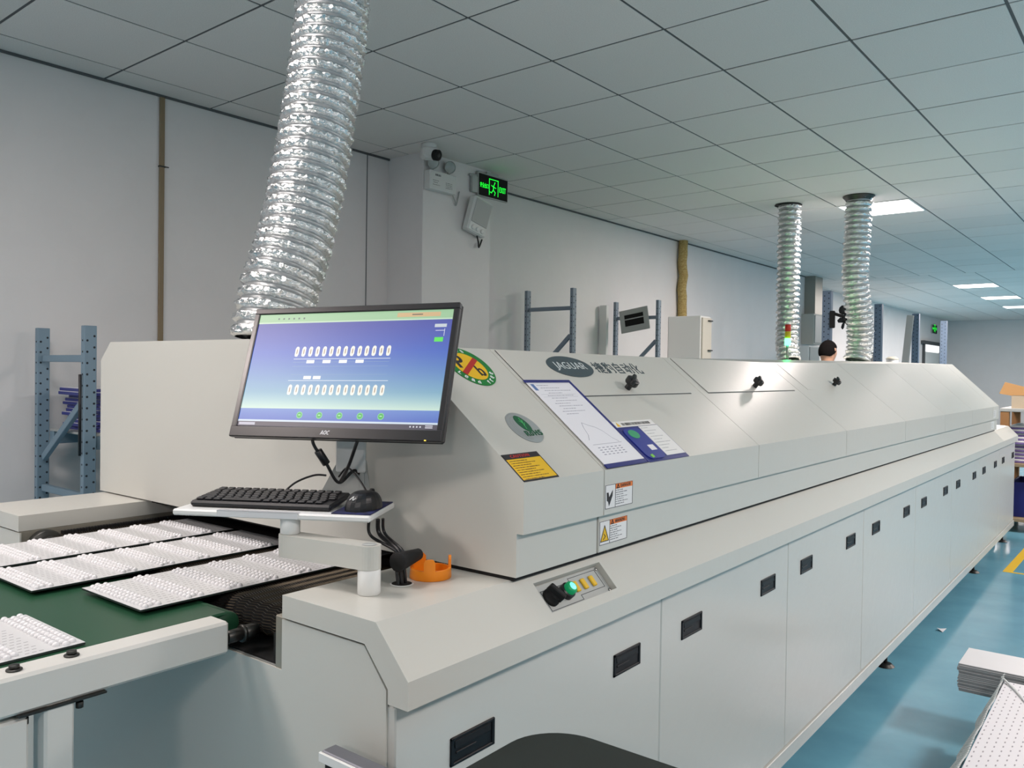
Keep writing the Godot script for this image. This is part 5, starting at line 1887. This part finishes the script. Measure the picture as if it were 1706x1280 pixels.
func surface_net(field: Callable, lo: Vector3, hi: Vector3, cell: float, mb: MB) -> void:
	var nx := int((hi.x - lo.x) / cell) + 2
	var ny := int((hi.y - lo.y) / cell) + 2
	var nz := int((hi.z - lo.z) / cell) + 2
	var val := PackedFloat32Array()
	val.resize(nx * ny * nz)
	for z in nz:
		for y in ny:
			for x in nx:
				val[x + nx * (y + ny * z)] = field.call(lo + Vector3(x, y, z) * cell)
	var at := {}
	var offs := [Vector3i(0, 0, 0), Vector3i(1, 0, 0), Vector3i(0, 1, 0), Vector3i(1, 1, 0), Vector3i(0, 0, 1), Vector3i(1, 0, 1), Vector3i(0, 1, 1), Vector3i(1, 1, 1)]
	var edges := [[0, 1], [2, 3], [4, 5], [6, 7], [0, 2], [1, 3], [4, 6], [5, 7], [0, 4], [1, 5], [2, 6], [3, 7]]
	for z in nz - 1:
		for y in ny - 1:
			for x in nx - 1:
				var i0 := x + nx * (y + ny * z)
				var c := [val[i0], val[i0 + 1], val[i0 + nx], val[i0 + nx + 1], val[i0 + nx * ny], val[i0 + nx * ny + 1], val[i0 + nx * ny + nx], val[i0 + nx * ny + nx + 1]]
				var neg := 0
				for q in c: neg += 1 if q < 0 else 0
				if neg == 0 or neg == 8: continue
				var s := Vector3.ZERO
				var k := 0
				for e in edges:
					var a: float = c[e[0]]
					var b: float = c[e[1]]
					if (a < 0) != (b < 0):
						s += Vector3(offs[e[0]]).lerp(Vector3(offs[e[1]]), a / (a - b))
						k += 1
				at[i0] = lo + (Vector3(x, y, z) + s / k) * cell
	var grad := func(p: Vector3) -> Vector3:
		var h := cell * 0.5
		return Vector3(field.call(p + Vector3(h, 0, 0)) - field.call(p - Vector3(h, 0, 0)), field.call(p + Vector3(0, h, 0)) - field.call(p - Vector3(0, h, 0)), field.call(p + Vector3(0, 0, h)) - field.call(p - Vector3(0, 0, h))).normalized()
	var nrm := {}
	for i in at: nrm[i] = grad.call(at[i])
	var step := [1, nx, nx * ny]
	for i in at:
		var x: int = i % nx
		var y: int = (i / nx) % ny
		var z: int = i / (nx * ny)
		for ax in 3:
			var p: int = [x, y, z][(ax + 1) % 3]
			var q: int = [x, y, z][(ax + 2) % 3]
			if p == 0 or q == 0: continue
			var s1: int = step[(ax + 1) % 3]
			var s2: int = step[(ax + 2) % 3]
			var v0 := val[i]
			var v1 := val[i + step[ax]]
			if (v0 < 0) == (v1 < 0): continue
			var r := [i, i - s1, i - s1 - s2, i - s2]
			if not (at.has(r[1]) and at.has(r[2]) and at.has(r[3])): continue
			if v0 < 0: mb.squad(at[r[0]], at[r[1]], at[r[2]], at[r[3]], nrm[r[0]], nrm[r[1]], nrm[r[2]], nrm[r[3]])
			else: mb.squad(at[r[3]], at[r[2]], at[r[1]], at[r[0]], nrm[r[3]], nrm[r[2]], nrm[r[1]], nrm[r[0]])

func build_person() -> void:
	# local frame: faces +z, stands on y = 0, 1.78 m tall
	var where := MT * Vector3(8.6, 0, -2.635)
	var t := thing("person", "person with short black hair in a dark shirt behind the oven", "person", Transform3D(Basis(Vector3.UP, 1.28), where))
	var bones := [
		[Vector3(0, 1.0, 0), Vector3(0, 1.22, 0.0), 0.135, 0.13], [Vector3(0, 1.22, 0), Vector3(0, 1.4, -0.01), 0.13, 0.11], [Vector3(-0.16, 1.44, -0.01), Vector3(0.16, 1.44, -0.01), 0.06, 0.06],
		[Vector3(0, 1.42, -0.01), Vector3(0, 1.56, 0.01), 0.06, 0.054],
		[Vector3(-0.19, 1.43, -0.01), Vector3(-0.22, 1.14, 0.0), 0.055, 0.043], [Vector3(0.19, 1.43, -0.01), Vector3(0.22, 1.14, 0.0), 0.055, 0.043],
		[Vector3(-0.22, 1.14, 0), Vector3(-0.17, 1.02, 0.22), 0.042, 0.028], [Vector3(0.22, 1.14, 0), Vector3(0.17, 1.02, 0.22), 0.042, 0.028],
		[Vector3(-0.17, 1.02, 0.22), Vector3(-0.15, 1.0, 0.33), 0.03, 0.022], [Vector3(0.17, 1.02, 0.22), Vector3(0.15, 1.0, 0.33), 0.03, 0.022],
		[Vector3(-0.09, 0.95, 0), Vector3(-0.1, 0.5, 0.015), 0.085, 0.055], [Vector3(0.09, 0.95, 0), Vector3(0.1, 0.5, 0.015), 0.085, 0.055],
		[Vector3(-0.1, 0.5, 0.015), Vector3(-0.1, 0.09, -0.01), 0.056, 0.038], [Vector3(0.1, 0.5, 0.015), Vector3(0.1, 0.09, -0.01), 0.056, 0.038],
		[Vector3(-0.1, 0.045, -0.03), Vector3(-0.11, 0.035, 0.15), 0.042, 0.034], [Vector3(0.1, 0.045, -0.03), Vector3(0.11, 0.035, 0.15), 0.042, 0.034]]
	var body := func(p: Vector3) -> float:
		var d := 9.0
		for b in bones:
			if absf(p.y - (b[0].y + b[1].y) * 0.5) > absf(b[0].y - b[1].y) * 0.5 + 0.22: continue
			d = smin(d, cone(p, b[0], b[1], b[2], b[3]), 0.035)
		return d
	var mb := MB.new()
	surface_net(body, Vector3(-0.32, -0.02, -0.2), Vector3(0.32, 1.56, 0.42), 0.026, mb)
	# head: skull, jaw, nose, ears, lips, brow, looking slightly down
	var hx := Transform3D(Basis(Vector3.RIGHT, 0.22), Vector3(0, 1.655, 0.015))
	var inv := hx.affine_inverse()
	var head := func(p: Vector3) -> float:
		var q: Vector3 = inv * p
		var d := (q / Vector3(0.076, 0.105, 0.095)).length() * 0.085 - 0.085
		d = smin(d, cone(q, Vector3(0, -0.03, 0.03), Vector3(0, -0.085, 0.062), 0.06, 0.03), 0.04)
		d = smin(d, cone(q, Vector3(0, 0.012, 0.092), Vector3(0, -0.028, 0.112), 0.008, 0.013), 0.012)
		d = smin(d, cone(q, Vector3(-0.03, 0.022, 0.084), Vector3(0.03, 0.022, 0.084), 0.012, 0.012), 0.015)
		d = smin(d, cone(q, Vector3(-0.018, -0.056, 0.088), Vector3(0.018, -0.056, 0.088), 0.008, 0.008), 0.01)
		for s in [-1.0, 1.0]:
			d = smin(d, cone(q, Vector3(s * 0.078, 0.022, -0.006), Vector3(s * 0.076, -0.026, 0.004), 0.014, 0.009), 0.008)
			d = maxf(d, -(q.distance_to(Vector3(s * 0.03, 0.004, 0.104)) - 0.016))
		d = smin(d, cone(p, Vector3(0, 1.46, -0.005), Vector3(0, 1.59, 0.01), 0.058, 0.054), 0.03)
		return d
	surface_net(head, Vector3(-0.12, 1.5, -0.12), Vector3(0.12, 1.80, 0.17), 0.0085, mb)
	part("body", mb, M.skin, t)
	# hair: a cap over the skull, lower at the nape
	var hair := func(p: Vector3) -> float:
		var q: Vector3 = inv * p
		var d := (q / Vector3(0.088, 0.118, 0.105)).length() * 0.095 - 0.095
		var cutp := (0.045 - q.y) * 0.7 + (q.z - 0.035) * 0.75
		if q.z < 0.02: cutp = maxf(-0.062 - q.y, q.z * 0.6 + (-0.02 - q.y) * 0.55 - 0.002)
		return maxf(d, cutp)
	mb = MB.new()
	surface_net(hair, Vector3(-0.12, 1.54, -0.13), Vector3(0.12, 1.81, 0.15), 0.009, mb)
	part("hair", mb, M.hair, t)
	var shirt := func(p: Vector3) -> float:
		var d := 9.0
		for i in [0, 1, 2, 4, 5]:
			var b: Array = bones[i]
			d = smin(d, cone(p, b[0], b[1], b[2] + 0.014, b[3] + 0.016), 0.05)
		d = maxf(d, 0.93 - p.y)
		return maxf(d, p.y - 1.512 + p.z * 0.2)
	mb = MB.new()
	surface_net(shirt, Vector3(-0.34, 0.9, -0.2), Vector3(0.34, 1.54, 0.2), 0.022, mb)
	part("shirt", mb, M.shirt, t)
	var legs := func(p: Vector3) -> float:
		var d := 9.0
		for i in range(10, 14):
			var b: Array = bones[i]
			d = smin(d, cone(p, b[0], b[1], b[2] + 0.012, b[3] + 0.022), 0.03)
		d = smin(d, cone(p, Vector3(0, 0.98, 0), Vector3(0, 1.04, 0), 0.145, 0.14), 0.04)
		return maxf(d, maxf(0.07 - p.y, p.y - 1.03))
	mb = MB.new()
	surface_net(legs, Vector3(-0.26, 0.04, -0.2), Vector3(0.26, 1.07, 0.22), 0.026, mb)
	part("trousers", mb, mat("trousers", c8(40, 44, 58), 0.85), t)

# ---------------------------------------------------------------- things in the aisle
func build_aisle() -> void:
	# dark rubber-topped stand beside the oven's first doors
	var t := thing("rubber_topped_stand", "stand with a dark green round-cornered rubber top before the oven doors", "stand", MT, Vector3(0.8, 0, -0.5))
	var mb := MB.new()
	mb.xf = Transform3D(Basis(Vector3(1, 0, 0), Vector3(0, 0, -1), Vector3(0, 1, 0)), Vector3(0.805, 0, -0.475))
	mb.prism(rounded(0.66, 0.66, 0.095, 10), 0.775, 0.80)
	part("top", mb, M.mat_green, t)
	mb = MB.new()
	for u in [0.56, 1.02]:
		for w in [-0.68, -0.24]:
			mb = MB.new()
			mb.box(Vector3(u - 0.015, 0, w - 0.015), Vector3(u + 0.015, 0.775, w + 0.015), 0.003)
			part("leg", mb, M.black, t)
	# grey tool case edge by the end panel
	t = thing("tool_case", "grey-topped black tool case on a low stand by the oven's end", "case", MT, Vector3(0.75, 0, -0.9))
	mb = MB.new()
	mb.box(Vector3(0.70, 0.79, -1.012), Vector3(0.851, 0.803, -0.83), 0.002) if false else mb.box(Vector3(0.823, 0.79, -1.012), Vector3(0.851, 0.803, -0.83), 0.002)
	part("lid_edge", mb, M.metal_grey, t)
	mb = MB.new()
	mb.box(Vector3(0.818, 0.786, -1.014), Vector3(0.823, 0.801, -0.83), 0.001)
	part("trim", mb, M.white_plastic, t)
	mb = MB.new()
	mb.box(Vector3(0.825, 0.70, -1.008), Vector3(0.849, 0.79, -0.832), 0.002)
	part("case", mb, M.matte_black, t)
	mb = MB.new()
	mb.box(Vector3(0.82, 0, -0.95), Vector3(0.85, 0.70, -0.88), 0.003)
	mb.box(Vector3(0.74, 0, -1.0), Vector3(0.86, 0.02, -0.84), 0.003)
	part("stand", mb, M.black, t)
	# low platform with board stacks, one in bubble wrap
	t = thing("low_platform", "low wheeled platform under the board stacks in the aisle", "trolley", MT, Vector3(3.1, 0, 0.05))
	mb = MB.new()
	mb.box(Vector3(2.5, 0.15, -0.32), Vector3(3.74, 0.19, 0.45), 0.004)
	part("deck", mb, M.black, t)
	for u in [2.62, 3.6]:
		for w in [-0.2, 0.35]:
			mb = MB.new()
			mb.cyl(Vector3(u, 0.06, w - 0.02), Vector3(u, 0.06, w + 0.02), 0.06, 18)
			mb.box(Vector3(u - 0.03, 0.06, w - 0.03), Vector3(u + 0.03, 0.15, w + 0.03), 0.003)
			part("wheel", mb, M.black, t)
	var first: Node3D = null
	for i in 16:
		var tr := MT * Transform3D(Basis(Vector3.UP, rng.randf_range(-0.006, 0.006)), Vector3(3.558 + rng.randf_range(-0.003, 0.003), 0.19 + i * 0.0066, -0.57 + rng.randf_range(-0.004, 0.004)))
		if first == null:
			first = thing("blank_board", "white blank board, lowest in the neat stack overhanging the platform", "board", tr, Vector3.ZERO, "blank boards stacked on the platform")
			mb = MB.new()
			mb.box(Vector3(0, 0, 0), Vector3(0.234, 0.0056, 0.66), 0.0006)
			part("board", mb, M.edge_grey, first)
			mb = MB.new()
			mb.box(Vector3(0.001, 0.0056, 0.001), Vector3(0.233, 0.0065, 0.659))
			part("face", mb, M.white_sheet, first)
		else: again(first, tr, "white blank board, %s in the neat stack overhanging the platform" % nth_from_top(i, 16))
	t = thing("wrapped_stack", "bubble-wrapped stack of white perforated boards on the platform", "stack", MT, Vector3(3.0, 0.19, 0.0))
	mb = MB.new()
	mb.box(Vector3(2.52, 0.19, -0.40), Vector3(3.44, 0.30, 0.2), 0.004)
	part("boards", mb, M.edge_grey, t)
	var img := Image.create(512, 512, false, Image.FORMAT_RGB8)
	img.fill(c8(228, 226, 230))
	for j in 28:
		for i in 24:
			img.fill_rect(Rect2i(8 + i * 21 + (10 if j % 2 else 0), 6 + j * 18, 7, 3), c8(150, 146, 152))
	mb = MB.new()
	mb.quad(Vector3(2.52, 0.3015, 0.2), Vector3(3.44, 0.3015, 0.2), Vector3(3.44, 0.3015, -0.40), Vector3(2.52, 0.3015, -0.40))
	mb.quad(Vector3(2.52, 0.299, 0.2), Vector3(2.52, 0.299, -0.4), Vector3(2.52, 0.3015, -0.4), Vector3(2.52, 0.3015, 0.2))
	part("top_face", mb, printed("perforated", ImageTexture.create_from_image(img), 0.55), t)
	# loose wrap hanging along the wall side and pulled up at the far corner
	mb = MB.new()
	var rows := 7
	var cols := 60
	var pts := []
	for j in rows + 1:
		var row := []
		for i in cols + 1:
			var s := float(i) / cols
			var q := float(j) / rows
			var x := 2.52 + 0.95 * s
			var y := 0.306 - 0.125 * q + 0.006 * sin(s * 23.0 + q * 5.0)
			var z := -0.402 - 0.055 * q - 0.010 * sin(s * 17.0) * q - (0.025 * q if s < 0.3 else 0.0)
			if s > 0.93: y += (s - 0.93) * 0.35 * (1.0 - q)
			row.append(Vector3(x, y, z))
		pts.append(row)
	for j in rows:
		for i in cols: mb.quad(pts[j][i + 1], pts[j][i], pts[j + 1][i], pts[j + 1][i + 1])
	var wrap := part("bubble_wrap", mb, M.bubble, t)
	mb = MB.new()
	for j in rows * 2:
		for i in cols * 2:
			var a: Vector3 = pts[j / 2][i / 2]
			var b: Vector3 = pts[j / 2 + 1][mini(i / 2 + 1, cols)]
			var p := a.lerp(b, 0.25 + 0.5 * ((i + j) % 2)) + Vector3(0.004 * (i % 2), 0, 0)
			mb.xf = Transform3D(Basis(Vector3.RIGHT, -1.1), p)
			mb.lathe([Vector2(0.0052, 0), Vector2(0.0042, 0.0032), Vector2(0, 0.0048)], 6)
	part("bubbles", mb, M.bubble, wrap).set_meta("kind", "stuff")
	mb = MB.new()
	mb.tube(curve([Vector3(3.45, 0.31, -0.41), Vector3(3.36, 0.305, -0.36), Vector3(3.24, 0.304, -0.31), Vector3(3.17, 0.304, -0.27)]), 0.004, 6)
	part("wrap_fold", mb, M.bubble, wrap)
	# scrap of paper on the floor
	t = thing("paper_scrap", "small scrap of paper on the turquoise floor by the doors", "scrap", MT, Vector3(5.03, 0, -0.87))
	mb = MB.new()
	mb.quad(Vector3(5.0, 0.001, -0.88), Vector3(5.05, 0.012, -0.87), Vector3(5.06, 0.002, -0.90), Vector3(5.01, 0.016, -0.91))
	mb.quad(Vector3(5.0, 0.0, -0.88), Vector3(5.01, 0.015, -0.91), Vector3(5.06, 0.001, -0.90), Vector3(5.05, 0.011, -0.87))
	part("paper", mb, M.paper, t)
